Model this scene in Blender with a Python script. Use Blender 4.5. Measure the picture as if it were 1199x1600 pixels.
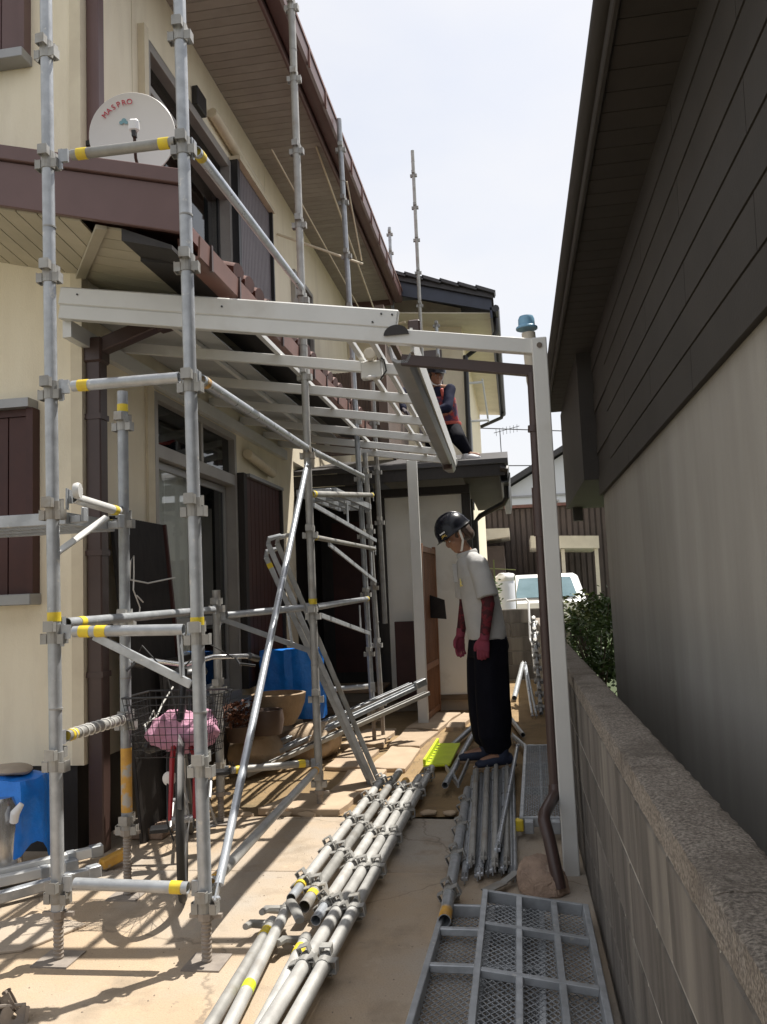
import bpy, bmesh, math, random
from mathutils import Vector, Matrix, noise as mnoise
random.seed(7)
SC = bpy.context.scene
for o in list(bpy.data.objects): bpy.data.objects.remove(o)
COL = SC.collection
V = Vector
R = math.radians

# ------------------------------------------------------------------ camera
FPX, PW, PH = 1300.0, 1199.0, 1600.0
d = V((808 - PW/2, 922 - PH/2, FPX)).normalized()
uzz = (.042*d.x + d.y)/d.z
u = V((-.042, -1, uzz)).normalized()
r = d.cross(u)
if r.x < 0: r = -r
# rows of the camera frame in world axes (X = r, Y = d, Z = u in camera space)
right = V((r.x, d.x, u.x)); down = V((r.y, d.y, u.y)); fwd = V((r.z, d.z, u.z))
cd = bpy.data.cameras.new('camera'); cam = bpy.data.objects.new('camera', cd); COL.objects.link(cam)
CAMZ = 1.27
mw = Matrix((( right.x, -down.x, -fwd.x, 0), (right.y, -down.y, -fwd.y, 0), (right.z, -down.z, -fwd.z, CAMZ), (0, 0, 0, 1)))
cam.matrix_world = mw
cd.sensor_fit = 'VERTICAL'; cd.sensor_height = 36; cd.lens = FPX/PH*36
cd.clip_start = .05; cd.clip_end = 2000
SC.camera = cam
SC.render.resolution_x = 767; SC.render.resolution_y = 1024

# ------------------------------------------------------------------ world, sun, exposure
SUN = V((.33, .36, 1.0)).normalized()
elev = math.asin(SUN.z); azim = math.atan2(SUN.x, SUN.y)
W = bpy.data.worlds.new('World'); SC.world = W; W.use_nodes = True
nt = W.node_tree; nt.nodes.clear()
wo = nt.nodes.new('ShaderNodeOutputWorld'); bg = nt.nodes.new('ShaderNodeBackground')
sky = nt.nodes.new('ShaderNodeTexSky'); sky.sky_type = 'NISHITA'; sky.sun_disc = False
sky.sun_elevation = elev; sky.sun_rotation = azim; sky.air_density = 1.2; sky.dust_density = 2.5
tc = nt.nodes.new('ShaderNodeTexCoord'); mp = nt.nodes.new('ShaderNodeMapping')
mp.inputs['Scale'].default_value = (1, 1, 2.2)
nz = nt.nodes.new('ShaderNodeTexNoise'); nz.inputs['Scale'].default_value = 1.9; nz.inputs['Detail'].default_value = 7; nz.inputs['Roughness'].default_value = .52
rp = nt.nodes.new('ShaderNodeValToRGB'); rp.color_ramp.elements[0].position = .36; rp.color_ramp.elements[1].position = .68
rp.color_ramp.elements[0].color = (.68, .68, .68, 1); rp.color_ramp.elements[1].color = (1, 1, 1, 1)
mx = nt.nodes.new('ShaderNodeMixRGB'); mx.inputs[2].default_value = (5.7, 5.7, 5.85, 1)
nt.links.new(tc.outputs['Generated'], mp.inputs[0]); nt.links.new(mp.outputs[0], nz.inputs[0])
nt.links.new(nz.outputs[0], rp.inputs[0]); nt.links.new(rp.outputs[0], mx.inputs[0])
nt.links.new(sky.outputs[0], mx.inputs[1]); nt.links.new(mx.outputs[0], bg.inputs[0])
bg.inputs[1].default_value = .095
nt.links.new(bg.outputs[0], wo.inputs[0])
sl = bpy.data.lights.new('sun', 'SUN'); sl.energy = 4.3; sl.angle = R(.5); sl.color = (1, .95, .87)
so = bpy.data.objects.new('sun', sl); COL.objects.link(so); so.location = (6, 6, 20)
so.rotation_euler = (-SUN).to_track_quat('-Z', 'Y').to_euler()
SC.view_settings.view_transform = 'Standard'; SC.view_settings.look = 'None'
SC.view_settings.exposure = 0.82; SC.view_settings.gamma = 1
SC.render.engine = 'CYCLES'

# ------------------------------------------------------------------ materials
MATS = {}
def mat(name, c1, c2=None, scale=6, rough=.6, metal=0., bump=0., bscale=80, spread=(.35, .65), c3=None, s3=1.2, sp3=(.5, .7),
        stretch=(1, 1, 1), rnd=0., spec=.5, rvar=0.):
    if name in MATS: return MATS[name]
    m = bpy.data.materials.new(name); m.use_nodes = True; n = m.node_tree; P = n.nodes['Principled BSDF']; L = n.links.new
    c2 = c2 or tuple(x*.82 for x in c1)
    t = n.nodes.new('ShaderNodeTexCoord'); mpp = n.nodes.new('ShaderNodeMapping'); mpp.inputs['Scale'].default_value = stretch
    oi = n.nodes.new('ShaderNodeObjectInfo'); ad = n.nodes.new('ShaderNodeVectorMath'); ad.operation = 'ADD'
    ml = n.nodes.new('ShaderNodeMath'); ml.operation = 'MULTIPLY'; ml.inputs[1].default_value = 37.
    L(oi.outputs['Random'], ml.inputs[0]); L(t.outputs['Object'], ad.inputs[0]); L(ml.outputs[0], ad.inputs[1]); L(ad.outputs[0], mpp.inputs[0])
    def noi(sc, det=6, src=mpp):
        q = n.nodes.new('ShaderNodeTexNoise'); q.inputs['Scale'].default_value = sc; q.inputs['Detail'].default_value = det
        q.inputs['Roughness'].default_value = .6; L(src.outputs[0], q.inputs[0]); return q
    def ramp(q, a, b):
        w = n.nodes.new('ShaderNodeMapRange'); w.inputs[1].default_value = a; w.inputs[2].default_value = b; L(q.outputs[0], w.inputs[0]); return w
    q1 = noi(scale); w1 = ramp(q1, *spread)
    m1 = n.nodes.new('ShaderNodeMixRGB'); m1.inputs[1].default_value = (*c1, 1); m1.inputs[2].default_value = (*c2, 1); L(w1.outputs[0], m1.inputs[0])
    cur = m1
    if c3:
        w3 = ramp(noi(s3, 8), *sp3); m3 = n.nodes.new('ShaderNodeMixRGB'); m3.inputs[2].default_value = (*c3, 1)
        L(cur.outputs[0], m3.inputs[1]); L(w3.outputs[0], m3.inputs[0]); cur = m3
    if rnd:
        hv = n.nodes.new('ShaderNodeHueSaturation'); mm = n.nodes.new('ShaderNodeMapRange')
        mm.inputs[3].default_value = 1-rnd; mm.inputs[4].default_value = 1+rnd; L(oi.outputs['Random'], mm.inputs[0])
        L(mm.outputs[0], hv.inputs['Value']); L(cur.outputs[0], hv.inputs['Color']); cur = hv
    L(cur.outputs[0], P.inputs['Base Color'])
    P.inputs['Roughness'].default_value = rough; P.inputs['Metallic'].default_value = metal; P.inputs['Specular IOR Level'].default_value = spec
    if rvar:
        wr = n.nodes.new('ShaderNodeMapRange'); wr.inputs[3].default_value = rough-rvar; wr.inputs[4].default_value = rough+rvar
        wr.inputs[1].default_value = .3; wr.inputs[2].default_value = .7; L(noi(scale*1.7).outputs[0], wr.inputs[0]); L(wr.outputs[0], P.inputs['Roughness'])
    if bump:
        b = n.nodes.new('ShaderNodeBump'); b.inputs['Strength'].default_value = bump; b.inputs['Distance'].default_value = .01
        L(noi(bscale, 5).outputs[0], b.inputs['Height']); L(b.outputs[0], P.inputs['Normal'])
    MATS[name] = m; return m

galv = mat('galvanised_steel', (.43, .45, .47), (.31, .325, .34), 14, .40, .35, .05, 120, c3=(.52, .51, .48), s3=19, sp3=(.63, .69), rnd=.14, rvar=.1)
galv2 = mat('weathered_steel', (.36, .355, .335), (.27, .265, .25), 12, .5, .25, .08, 120, c3=(.27, .23, .18), s3=6, sp3=(.55, .75), rnd=.15, rvar=.1)
bright = mat('bright_zinc', (.55, .58, .62), (.44, .47, .51), 10, .32, .5, .02, 90, rnd=.06, rvar=.08)
paleg = mat('pale_sunlit_galvanised', (.50, .495, .475), (.38, .375, .36), 11, .45, .2, .06, 120, c3=(.36, .34, .31), s3=6, sp3=(.55, .72), rnd=.08, rvar=.1)  # pale steel tone; also carries the sunlit brightness of the low tube
darkst = mat('rusty_steel', (.20, .17, .14), (.12, .09, .07), 20, .7, .3, .2, 150)
dusty = mat('dusty_steel', (.31, .27, .23), (.22, .19, .165), 16, .7, .1, .15, 150)
soffw = mat('cream_soffit', (.72, .67, .56), (.66, .61, .51), 4, .8, 0, .1)
tape = mat('yellow_tape', (.75, .58, .03), (.62, .45, .04), 20, .5, 0, .1, 60, c3=(.5, .42, .2), s3=25, sp3=(.6, .7))
orange = mat('orange_paint', (.65, .36, .05), (.5, .27, .06), 18, .55, 0, .1, 60, c3=(.4, .38, .34), s3=14, sp3=(.56, .64))
stucco = mat('cream_stucco', (.86, .78, .61), (.81, .725, .555), 4, .85, 0, .3, 170, c3=(.68, .60, .46), s3=2.2, sp3=(.52, .82), stretch=(1.6, 1.6, .35))
trimc = mat('cream_trim', (.70, .62, .46), (.62, .54, .40), 6, .6, 0, .05)
brown = mat('brown_metal', (.135, .078, .074), (.115, .066, .062), 3, .4, 0, .03, 40, spec=.45)
dpipe = mat('brown_pipe', (.068, .040, .034), (.052, .030, .026), 4, .38, 0, .02, 40)
redbrown = mat('red_brown_gutter', (.19, .095, .075), (.15, .075, .058), 6, .5, 0, .05)
maroon = mat('maroon_shutter', (.060, .017, .013), (.045, .012, .010), 5, .55, 0, .03)
mauve = mat('mauve_shutter', (.17, .145, .155), (.14, .12, .13), 5, .5, 0, .03)
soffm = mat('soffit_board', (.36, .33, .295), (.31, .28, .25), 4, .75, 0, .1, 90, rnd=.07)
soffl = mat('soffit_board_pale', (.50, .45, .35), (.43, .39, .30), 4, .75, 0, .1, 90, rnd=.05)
blackw = mat('black_wood', (.030, .025, .023), (.020, .017, .016), 6, .6, 0, .08, 60, stretch=(6, 6, 1))
alu = mat('white_aluminium', (.66, .66, .64), (.60, .60, .58), 3, .4, .1, .01, 40, c3=(.50, .48, .44), s3=2, sp3=(.6, .8))
alug = mat('grey_aluminium', (.36, .36, .36), (.30, .30, .30), 4, .4, .4)
sash = mat('window_sash', (.40, .38, .35), (.34, .32, .30), 4, .4, .3)
sheet = mat('grey_roof_sheet', (.44, .45, .45), (.36, .37, .37), 4, .5, 0, .05)
whitew = mat('white_plaster', (.84, .83, .78), (.79, .78, .72), 2, .8, 0, .12, 100, c3=(.56, .53, .47), s3=1.2, sp3=(.58, .8))
concrete = mat('dusty_concrete', (.43, .33, .235), (.37, .28, .20), 2.2, .9, 0, .35, 150, spread=(.3, .7), c3=(.31, .27, .225), s3=1.5, sp3=(.45, .72), rvar=.05)
def ground_mat():
    m = mat('dusty_concrete_base', (.455, .35, .24), (.385, .29, .195), 2.0, .92, 0, .35, 160, spread=(.3, .7), c3=(.385, .345, .295), s3=.85, sp3=(.42, .62))
    n = m.node_tree; L = n.links.new; P = n.nodes['Principled BSDF']; src = P.inputs['Base Color'].links[0].from_socket
    t = n.nodes.new('ShaderNodeTexCoord')
    def layer(src, sc, a, b, col, amt, det=8, musg=False):
        q = n.nodes.new('ShaderNodeTexNoise'); q.inputs['Scale'].default_value = sc; q.inputs['Detail'].default_value = det; q.inputs['Roughness'].default_value = .65; L(t.outputs['Object'], q.inputs[0])
        w = n.nodes.new('ShaderNodeMapRange'); w.inputs[1].default_value = a; w.inputs[2].default_value = b; w.inputs[4].default_value = amt; L(q.outputs[0], w.inputs[0])
        x = n.nodes.new('ShaderNodeMixRGB'); x.inputs[2].default_value = (*col, 1); L(w.outputs[0], x.inputs[0]); L(src, x.inputs[1]); return x.outputs[0]
    src = layer(src, 3.1, .54, .68, (.27, .215, .155), .75)          # damp stains
    src = layer(src, 6.5, .60, .72, (.51, .41, .30), .6)             # pale dust
    src = layer(src, 17, .63, .70, (.20, .165, .13), .7)             # small spots
    src = layer(src, 140, .50, .75, (.25, .205, .16), .55, 3)        # sand grain
    v = n.nodes.new('ShaderNodeTexVoronoi'); v.feature = 'DISTANCE_TO_EDGE'; v.inputs['Scale'].default_value = .75
    nz_ = n.nodes.new('ShaderNodeTexNoise'); nz_.inputs['Scale'].default_value = 5; nz_.inputs['Detail'].default_value = 6; L(t.outputs['Object'], nz_.inputs[0])
    ad = n.nodes.new('ShaderNodeMixRGB'); ad.blend_type = 'ADD'; ad.inputs[0].default_value = .22; L(t.outputs['Object'], ad.inputs[1]); L(nz_.outputs['Color'], ad.inputs[2]); L(ad.outputs[0], v.inputs['Vector'])
    w = n.nodes.new('ShaderNodeMapRange'); w.inputs[1].default_value = .0; w.inputs[2].default_value = .006; w.inputs[3].default_value = .6; w.inputs[4].default_value = 0; L(v.outputs['Distance'], w.inputs[0])
    x = n.nodes.new('ShaderNodeMixRGB'); x.inputs[2].default_value = (.15, .12, .09, 1); L(w.outputs[0], x.inputs[0]); L(src, x.inputs[1])
    L(x.outputs[0], P.inputs['Base Color']); return m
concrete = ground_mat()
concg = mat('grey_concrete', (.43, .36, .285), (.36, .30, .235), 1.8, .9, 0, .22, 130, spread=(.3, .7), c3=(.27, .225, .175), s3=2.2, sp3=(.55, .78))
soil = mat('bare_earth', (.33, .225, .115), (.235, .16, .08), 2.2, .95, 0, .8, 55, c3=(.17, .125, .065), s3=5, sp3=(.52, .72))
landm = mat('far_ground', (.17, .16, .12), (.12, .13, .08), .3, .95, 0, .3, 20)
grassm = mat('mown_grass', (.06, .085, .03), (.045, .06, .025), 6, .95, 0, .8, 120)
flag = mat('flagstone', (.46, .355, .25), (.39, .295, .205), 5, .9, 0, .3, 90, rnd=.1)
blockf = mat('old_block', (.185, .165, .145), (.085, .076, .067), 3.0, .93, 0, .6, 110, stretch=(2.6, 2.6, .30), c3=(.27, .245, .21), s3=1.6, sp3=(.5, .72), rnd=.13)
mortar = mat('pale_mortar', (.50, .47, .42), (.30, .28, .25), 10, .95, 0, .3, 120)
capm = mat('rough_cap', (.47, .41, .345), (.17, .145, .12), 170, .95, 0, 1.0, 240, spread=(.36, .60), c3=(.15, .125, .10), s3=6, sp3=(.46, .70), rnd=.06)
rockm = mat('brown_rock', (.37, .265, .195), (.24, .17, .13), 9, .88, 0, 1.0, 45, c3=(.50, .42, .33), s3=9, sp3=(.6, .72))
stonem = mat('tan_boulder', (.52, .40, .28), (.41, .31, .21), 5, .9, 0, .5, 60, c3=(.25, .17, .11), s3=3, sp3=(.55, .72))
bowlm = mat('clay_bowl', (.34, .245, .155), (.25, .18, .115), 7, .8, 0, .4, 60)
potm = mat('dark_pot', (.10, .065, .05), (.07, .045, .035), 7, .5, 0, .1)
tarpm = mat('blue_tarp', (.014, .23, .80), (.009, .16, .62), 8, .36, 0, 1.0, 14)
deckm = mat('deck_wood', (.18, .13, .085), (.11, .08, .055), 5, .75, 0, .2, 70, stretch=(1, 8, 8))
lattm = mat('lattice_wood', (.27, .12, .055), (.17, .075, .035), 6, .55, 0, .15, 60, stretch=(6, 6, .7))
rubber = mat('black_rubber', (.02, .02, .02), (.03, .028, .026), 10, .7)
blackp = mat('black_plastic', (.022, .022, .024), (.015, .015, .016), 8, .4)
redp = mat('red_bike_paint', (.32, .012, .02), (.26, .01, .016), 6, .3)
chrome = mat('chrome', (.6, .6, .6), (.5, .5, .5), 8, .2, .9)
pinkm = mat('pink_cloth', (.60, .31, .42), (.48, .24, .34), 26, .85, 0, .7, 40)
yplast = mat('lime_plastic', (.62, .74, .03), (.52, .64, .03), 9, .45)
dishm = mat('dish_white', (.70, .68, .65), (.66, .64, .61), 3, .45)
redink = mat('red_print', (.50, .02, .05), (.45, .02, .04), 5, .6)
blueink = mat('blue_print', (.16, .32, .36), (.2, .36, .4), 5, .6)
white = mat('white_paint', (.78, .78, .78), (.72, .72, .72), 4, .5)
cordm = mat('white_cord', (.72, .71, .68), (.66, .65, .62), 9, .8)
bluecap = mat('pale_blue_cap', (.22, .44, .62), (.19, .38, .55), 5, .4)
creamp = mat('cream_pipe', (.62, .57, .47), (.55, .50, .41), 5, .5)
navy = mat('navy_barge', (.040, .048, .075), (.032, .038, .06), 5, .45)
tilem = mat('dark_tile', (.055, .052, .055), (.04, .038, .04), 9, .5, 0, .2, 60, rnd=.15)
rtile = mat('brown_tile', (.17, .075, .06), (.12, .055, .045), 7, .5, 0, .15, 60, rnd=.15)
ribbr = mat('brown_siding', (.15, .105, .08), (.12, .085, .065), 5, .55, 0, .05)
fencem = mat('dark_board_fence', (.075, .055, .046), (.055, .04, .034), 4, .7, 0, .1, rnd=.12)
bluew = mat('pale_blue_wall', (.66, .68, .72), (.62, .64, .68), 1, .8, 0, .05)
curtain = mat('curtain', (.80, .80, .77), (.74, .74, .70), 5, .9)
dcurtain = mat('dark_curtain', (.05, .06, .075), (.035, .04, .05), 5, .9)
roomm = mat('dark_room', (.20, .18, .16), (.16, .145, .13), 3, .9)
nsoff = mat('neighbour_soffit', (.045, .038, .033), (.035, .030, .026), 4, .8, 0, .1)
nclad = mat('neighbour_cladding', (.042, .037, .033), (.033, .029, .026), 3, .7, 0, .1)
nwall = mat('neighbour_wall', (.34, .325, .295), (.28, .265, .24), 2.0, .85, 0, .3, 120, stretch=(1.5, 1.5, .25), c3=(.26, .245, .22), s3=1.4, sp3=(.5, .75))
cable = mat('cable', (.03, .03, .03), None, 5, .6)
vanm = mat('van_white', (.78, .78, .78), (.74, .74, .74), 3, .25)
leafm = mat('leaf', (.085, .135, .03), (.05, .09, .02), 3, .55, 0, 0, rnd=0)
leafy = mat('leaf_yellow', (.17, .19, .05), (.12, .15, .04), 3, .55)
dryl = mat('dry_leaf', (.15, .058, .030), (.10, .040, .022), 9, .8)
# people
skin = mat('skin', (.31, .165, .105), (.27, .14, .088), 12, .5)
hairm = mat('brown_hair', (.060, .034, .022), (.035, .02, .014), 30, .5)
shirtm = mat('grey_polo', (.49, .488, .48), (.42, .418, .41), 5, .9, 0, .2, 90, spec=.12)
trous = mat('navy_black_cloth', (.0065, .007, .012), (.005, .005, .009), 6, .85, 0, .2, 40, spec=.12)
bootm = mat('navy_tabi', (.022, .03, .06), (.018, .024, .048), 8, .8)
solem = mat('gum_sole', (.26, .18, .11), (.22, .15, .09), 8, .8)
sleevem = mat('dark_red_camo', (.15, .012, .022), (.050, .008, .012), 22, .8, 0, .1, 60, spread=(.47, .53))
glovem = mat('wine_glove', (.25, .040, .072), (.19, .03, .055), 14, .8, 0, .15, 90)
glovep = mat('dark_glove_palm', (.05, .04, .05), (.04, .03, .04), 10, .8)
helm = mat('navy_helmet', (.008, .009, .015), (.006, .007, .012), 5, .25, spec=.35)
gold = mat('gold_print', (.60, .42, .10), (.55, .38, .09), 5, .5)
ylogo = mat('yellow_print', (.75, .64, .22), (.7, .6, .2), 5, .7)
navyc = mat('navy_cloth', (.022, .024, .05), (.015, .017, .036), 6, .85, spec=.12)
vestm = mat('red_plaid', (.42, .05, .045), (.08, .05, .10), 14, .8, spread=(.44, .56), c3=(.5, .20, .13), s3=10, sp3=(.55, .6))
wsock = mat('white_shoe', (.74, .74, .76), (.7, .7, .72), 5, .8)
def glass(name, tint, mixv):
    m = bpy.data.materials.new(name); m.use_nodes = True; n = m.node_tree; n.nodes.clear()
    o = n.nodes.new('ShaderNodeOutputMaterial'); tr = n.nodes.new('ShaderNodeBsdfTransparent'); tr.inputs[0].default_value = (*tint, 1)
    gl = n.nodes.new('ShaderNodeBsdfGlossy'); gl.inputs['Roughness'].default_value = .02; lw = n.nodes.new('ShaderNodeLayerWeight'); lw.inputs[0].default_value = .5; pw = n.nodes.new('ShaderNodeMath'); pw.operation = 'POWER'; pw.inputs[1].default_value = 5; n.links.new(lw.outputs['Facing'], pw.inputs[0])
    fr = n.nodes.new('ShaderNodeMath'); fr.operation = 'MULTIPLY_ADD'; fr.inputs[1].default_value = .9; fr.inputs[2].default_value = .05*mixv; n.links.new(pw.outputs[0], fr.inputs[0])
    ms = n.nodes.new('ShaderNodeMixShader'); n.links.new(fr.outputs[0], ms.inputs[0]); n.links.new(tr.outputs[0], ms.inputs[1]); n.links.new(gl.outputs[0], ms.inputs[2])
    n.links.new(ms.outputs[0], o.inputs[0]); return m
pane = glass('clear_pane', (.93, .95, .95), 1.35)
paned = glass('grey_pane', (.35, .40, .42), 1.6)

# ------------------------------------------------------------------ mesh helpers
class MB:
    def __init__(s): s.v = []; s.f = []
    def add(s, vs, fs):
        b = len(s.v); s.v += [V(q) for q in vs]; s.f += [[i+b for i in q] for q in fs]; return s
    def box(s, a, b):
        x0, y0, z0 = [min(p, q) for p, q in zip(a, b)]; x1, y1, z1 = [max(p, q) for p, q in zip(a, b)]
        return s.add([(x0,y0,z0),(x1,y0,z0),(x1,y1,z0),(x0,y1,z0),(x0,y0,z1),(x1,y0,z1),(x1,y1,z1),(x0,y1,z1)],
                     [(0,3,2,1),(4,5,6,7),(0,1,5,4),(1,2,6,5),(2,3,7,6),(3,0,4,7)])
    def obox(s, M, sx, sy, sz, off=(0, 0, 0)):
        o = V(off); q = [(-1,-1,-1),(1,-1,-1),(1,1,-1),(-1,1,-1),(-1,-1,1),(1,-1,1),(1,1,1),(-1,1,1)]
        return s.add([M @ (o+V((a*sx/2, b*sy/2, c*sz/2))) for a, b, c in q], [(0,3,2,1),(4,5,6,7),(0,1,5,4),(1,2,6,5),(2,3,7,6),(3,0,4,7)])
    def beam(s, p0, p1, w, h, up=(0, 0, 1)):      # w sideways, h along up
        p0 = V(p0); p1 = V(p1); a = (p1-p0).normalized(); sd = a.cross(V(up)).normalized(); uu = sd.cross(a)
        q = []
        for p in (p0, p1):
            for i, j in ((-1,-1),(1,-1),(1,1),(-1,1)): q.append(p+sd*(i*w/2)+uu*(j*h/2))
        return s.add(q, [(0,3,2,1),(4,5,6,7),(0,1,5,4),(1,2,6,5),(2,3,7,6),(3,0,4,7)])
    def tube(s, pts, r, seg=12, cap=True, ry=None, up=None, closed=False):
        pts = [V(p) for p in pts]; n = len(pts)
        rs = r if isinstance(r, (list, tuple)) else [r]*n
        rys = ry if isinstance(ry, (list, tuple)) else ([ry]*n if ry else rs)
        b = len(s.v); ref = None
        for i, p in enumerate(pts):
            if closed: t = pts[(i+1) % n]-pts[i-1]
            else: t = pts[min(i+1, n-1)]-pts[max(i-1, 0)]
            t.normalize()
            if up is not None: x = V(up).cross(t)
            elif ref is None: x = (V((0, 0, 1)) if abs(t.z) < .9 else V((1, 0, 0))).cross(t)
            else: x = ref - t*ref.dot(t)
            if x.length < 1e-6: x = V((1, 0, 0)).cross(t)
            x.normalize(); y = t.cross(x); ref = x
            for k in range(seg):
                a = 2*math.pi*k/seg; s.v.append(p+x*(rs[i]*math.cos(a))+y*(rys[i]*math.sin(a)))
        m = n if closed else n-1
        for i in range(m):
            j = (i+1) % n
            for k in range(seg):
                l = (k+1) % seg; s.f.append([b+i*seg+k, b+i*seg+l, b+j*seg+l, b+j*seg+k])
        if cap and not closed:
            s.f.append([b+k for k in range(seg)][::-1]); s.f.append([b+(n-1)*seg+k for k in range(seg)])
        return s
    def pipe(s, p0, p1, r, seg=14, th=.0025):     # hollow tube, open ends
        p0 = V(p0); p1 = V(p1); s.tube([p0, p1], r, seg, False); k = len(s.f)
        s.tube([p0, p1], r-th, seg, False); s.f[k:] = [q[::-1] for q in s.f[k:]]
        b = len(s.v)-4*seg
        for k in range(seg):
            l = (k+1) % seg
            s.f.append([b+l, b+k, b+2*seg+k, b+2*seg+l]); s.f.append([b+seg+k, b+seg+l, b+3*seg+l, b+3*seg+k])
        return s
    def lathe(s, prof, M=Matrix(), seg=24, sx=1, sy=1):
        b = len(s.v)
        for rr, z in prof:
            for k in range(seg):
                a = 2*math.pi*k/seg; s.v.append(M @ V((rr*math.cos(a)*sx, rr*math.sin(a)*sy, z)))
        for i in range(len(prof)-1):
            for k in range(seg):
                l = (k+1) % seg; s.f.append([b+i*seg+k, b+i*seg+l, b+(i+1)*seg+l, b+(i+1)*seg+k])
        return s
    def prism(s, poly, ext):
        e = V(ext); n = len(poly); p = [V(q) for q in poly]
        return s.add(p+[q+e for q in p], [list(range(n))[::-1], [n+i for i in range(n)]] + [[i, (i+1) % n, n+(i+1) % n, n+i] for i in range(n)])
    def ell(s, c, rad, M=Matrix(), seg=16, rings=10):
        c = V(c); b = len(s.v); M3 = M.to_3x3()
        for i in range(rings+1):
            th = math.pi*i/rings
            for k in range(seg):
                a = 2*math.pi*k/seg
                s.v.append(c + M3 @ V((rad[0]*math.sin(th)*math.cos(a), rad[1]*math.sin(th)*math.sin(a), rad[2]*math.cos(th))))
        for i in range(rings):
            for k in range(seg):
                l = (k+1) % seg; s.f.append([b+i*seg+k, b+(i+1)*seg+k, b+(i+1)*seg+l, b+i*seg+l])
        return s
    def mesh(s, name, smooth=True, bev=0, ang=.7):
        me = bpy.data.meshes.new(name); me.from_pydata([tuple(q) for q in s.v], [], s.f)
        bm = bmesh.new(); bm.from_mesh(me); bmesh.ops.remove_doubles(bm, verts=bm.verts, dist=1e-5)
        bmesh.ops.recalc_face_normals(bm, faces=bm.faces)
        if bev:
            ed = [e for e in bm.edges if len(e.link_faces) == 2 and e.calc_face_angle(0) > .6]
            bmesh.ops.bevel(bm, geom=ed, offset=bev, segments=1, profile=.5, affect='EDGES')
        bm.to_mesh(me); bm.free()
        if smooth:
            me.polygons.foreach_set('use_smooth', [True]*len(me.polygons)); me.set_sharp_from_angle(angle=ang)
        return me
    def build(s, name, m, parent=None, label=None, smooth=True, bev=0, kind=None, ang=.7):
        return place(s.mesh(name, smooth, bev, ang), name, m, parent, label, kind)

def place(me, name, m, parent=None, label=None, kind=None, M=None):
    o = bpy.data.objects.new(name, me); COL.objects.link(o)
    if m and not me.materials: me.materials.append(m)
    if parent: attach(o, parent)
    if M is not None: o.matrix_basis = M
    if label: o['label'] = label
    if kind: o['kind'] = kind
    return o
def world_of(o):
    M = o.matrix_basis.copy(); 
    if o.parent: M = world_of(o.parent) @ o.matrix_parent_inverse @ M
    return M
def attach(o, parent):
    o.parent = parent; o.matrix_parent_inverse = world_of(parent).inverted()
def tag(o, label, cat, group=None, kind=None):
    o['label'] = label; o['category'] = cat
    if group: o['group'] = group
    if kind: o['kind'] = kind
    return o
def thing(name, label, cat, loc=(0, 0, 0), group=None):
    o = bpy.data.objects.new(name, None); COL.objects.link(o); o.location = loc; o.empty_display_size = .1
    return tag(o, label, cat, group)
def struct(o): o['kind'] = 'structure'; return o
def frame_from(z, xhint=(1, 0, 0), loc=(0, 0, 0)):
    z = V(z).normalized(); x = V(xhint); x = (x-z*x.dot(z)).normalized(); y = z.cross(x)
    return Matrix(((x.x, y.x, z.x, loc[0]), (x.y, y.y, z.y, loc[1]), (x.z, y.z, z.z, loc[2]), (0, 0, 0, 1)))
def lump(mb, amp, sc, seed=0):
    for i, q in enumerate(mb.v):
        w = V((q.x*sc+seed, q.y*sc+seed*1.7, q.z*sc)); n3 = mnoise.noise_vector(w)
        mb.v[i] = q+n3*amp
    return mb
def remesh(mb, name, m, parent, voxel=.008, label=None, smooth_it=4):
    me = mb.mesh(name+'_raw', False); o = bpy.data.objects.new('raw', me); COL.objects.link(o)
    a = o.modifiers.new('r', 'REMESH'); a.mode = 'VOXEL'; a.voxel_size = voxel
    b = o.modifiers.new('s', 'SMOOTH'); b.iterations = smooth_it; b.factor = .5
    dg = bpy.context.evaluated_depsgraph_get(); e = o.evaluated_get(dg); m2 = bpy.data.meshes.new_from_object(e)
    bpy.data.objects.remove(o); bpy.data.meshes.remove(me)
    m2.name = name; m2.materials.clear(); m2.materials.append(m)
    m2.polygons.foreach_set('use_smooth', [True]*len(m2.polygons))
    q = bpy.data.objects.new(name, m2); COL.objects.link(q); attach(q, parent)
    if label: q['label'] = label
    return q

# ------------------------------------------------------------------ SETTING: ground
b = MB(); b.box((-300, -60, -.3), (300, 600, -.06)); ground = struct(b.build('ground', landm, smooth=False))
b = MB(); nx, ny = 40, 80
for j in range(ny+1):
    for i in range(nx+1):
        x = -2.9+3.13*i/nx; y = 4.955+9*j/ny
        b.v.append(V((x, y, -.016+.012*mnoise.noise(V((x*2.2, y*2.2, 0)))+.008*mnoise.noise(V((x*7, y*7, 3))))))
for j in range(ny):
    for i in range(nx): k = j*(nx+1)+i; b.f.append([k, k+1, k+nx+2, k+nx+1])
earth = struct(b.build('earth', soil))
def slab(poly, m, z1=0., z0=-.055):
    q = MB(); q.prism([(x, y, z0) for x, y in poly], (0, 0, z1-z0)); return q.build('concrete_slab', m, ground, smooth=False, bev=.004)
slab([(-4.6, -1), (.233, -1), (.233, 3.93), (-4.6, 3.93)], concrete)
slab([(-2.9, 3.945), (.233, 3.945), (.233, 4.88), (-.1, 4.90), (-.45, 4.85), (-.8, 4.88), (-1.2, 4.90), (-2.9, 4.93)], concrete, -.003)
b = MB(); b.box((.36, -6, -.05), (6, 30, -.02)); struct(b.build('grass_strip', grassm, smooth=False))
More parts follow.
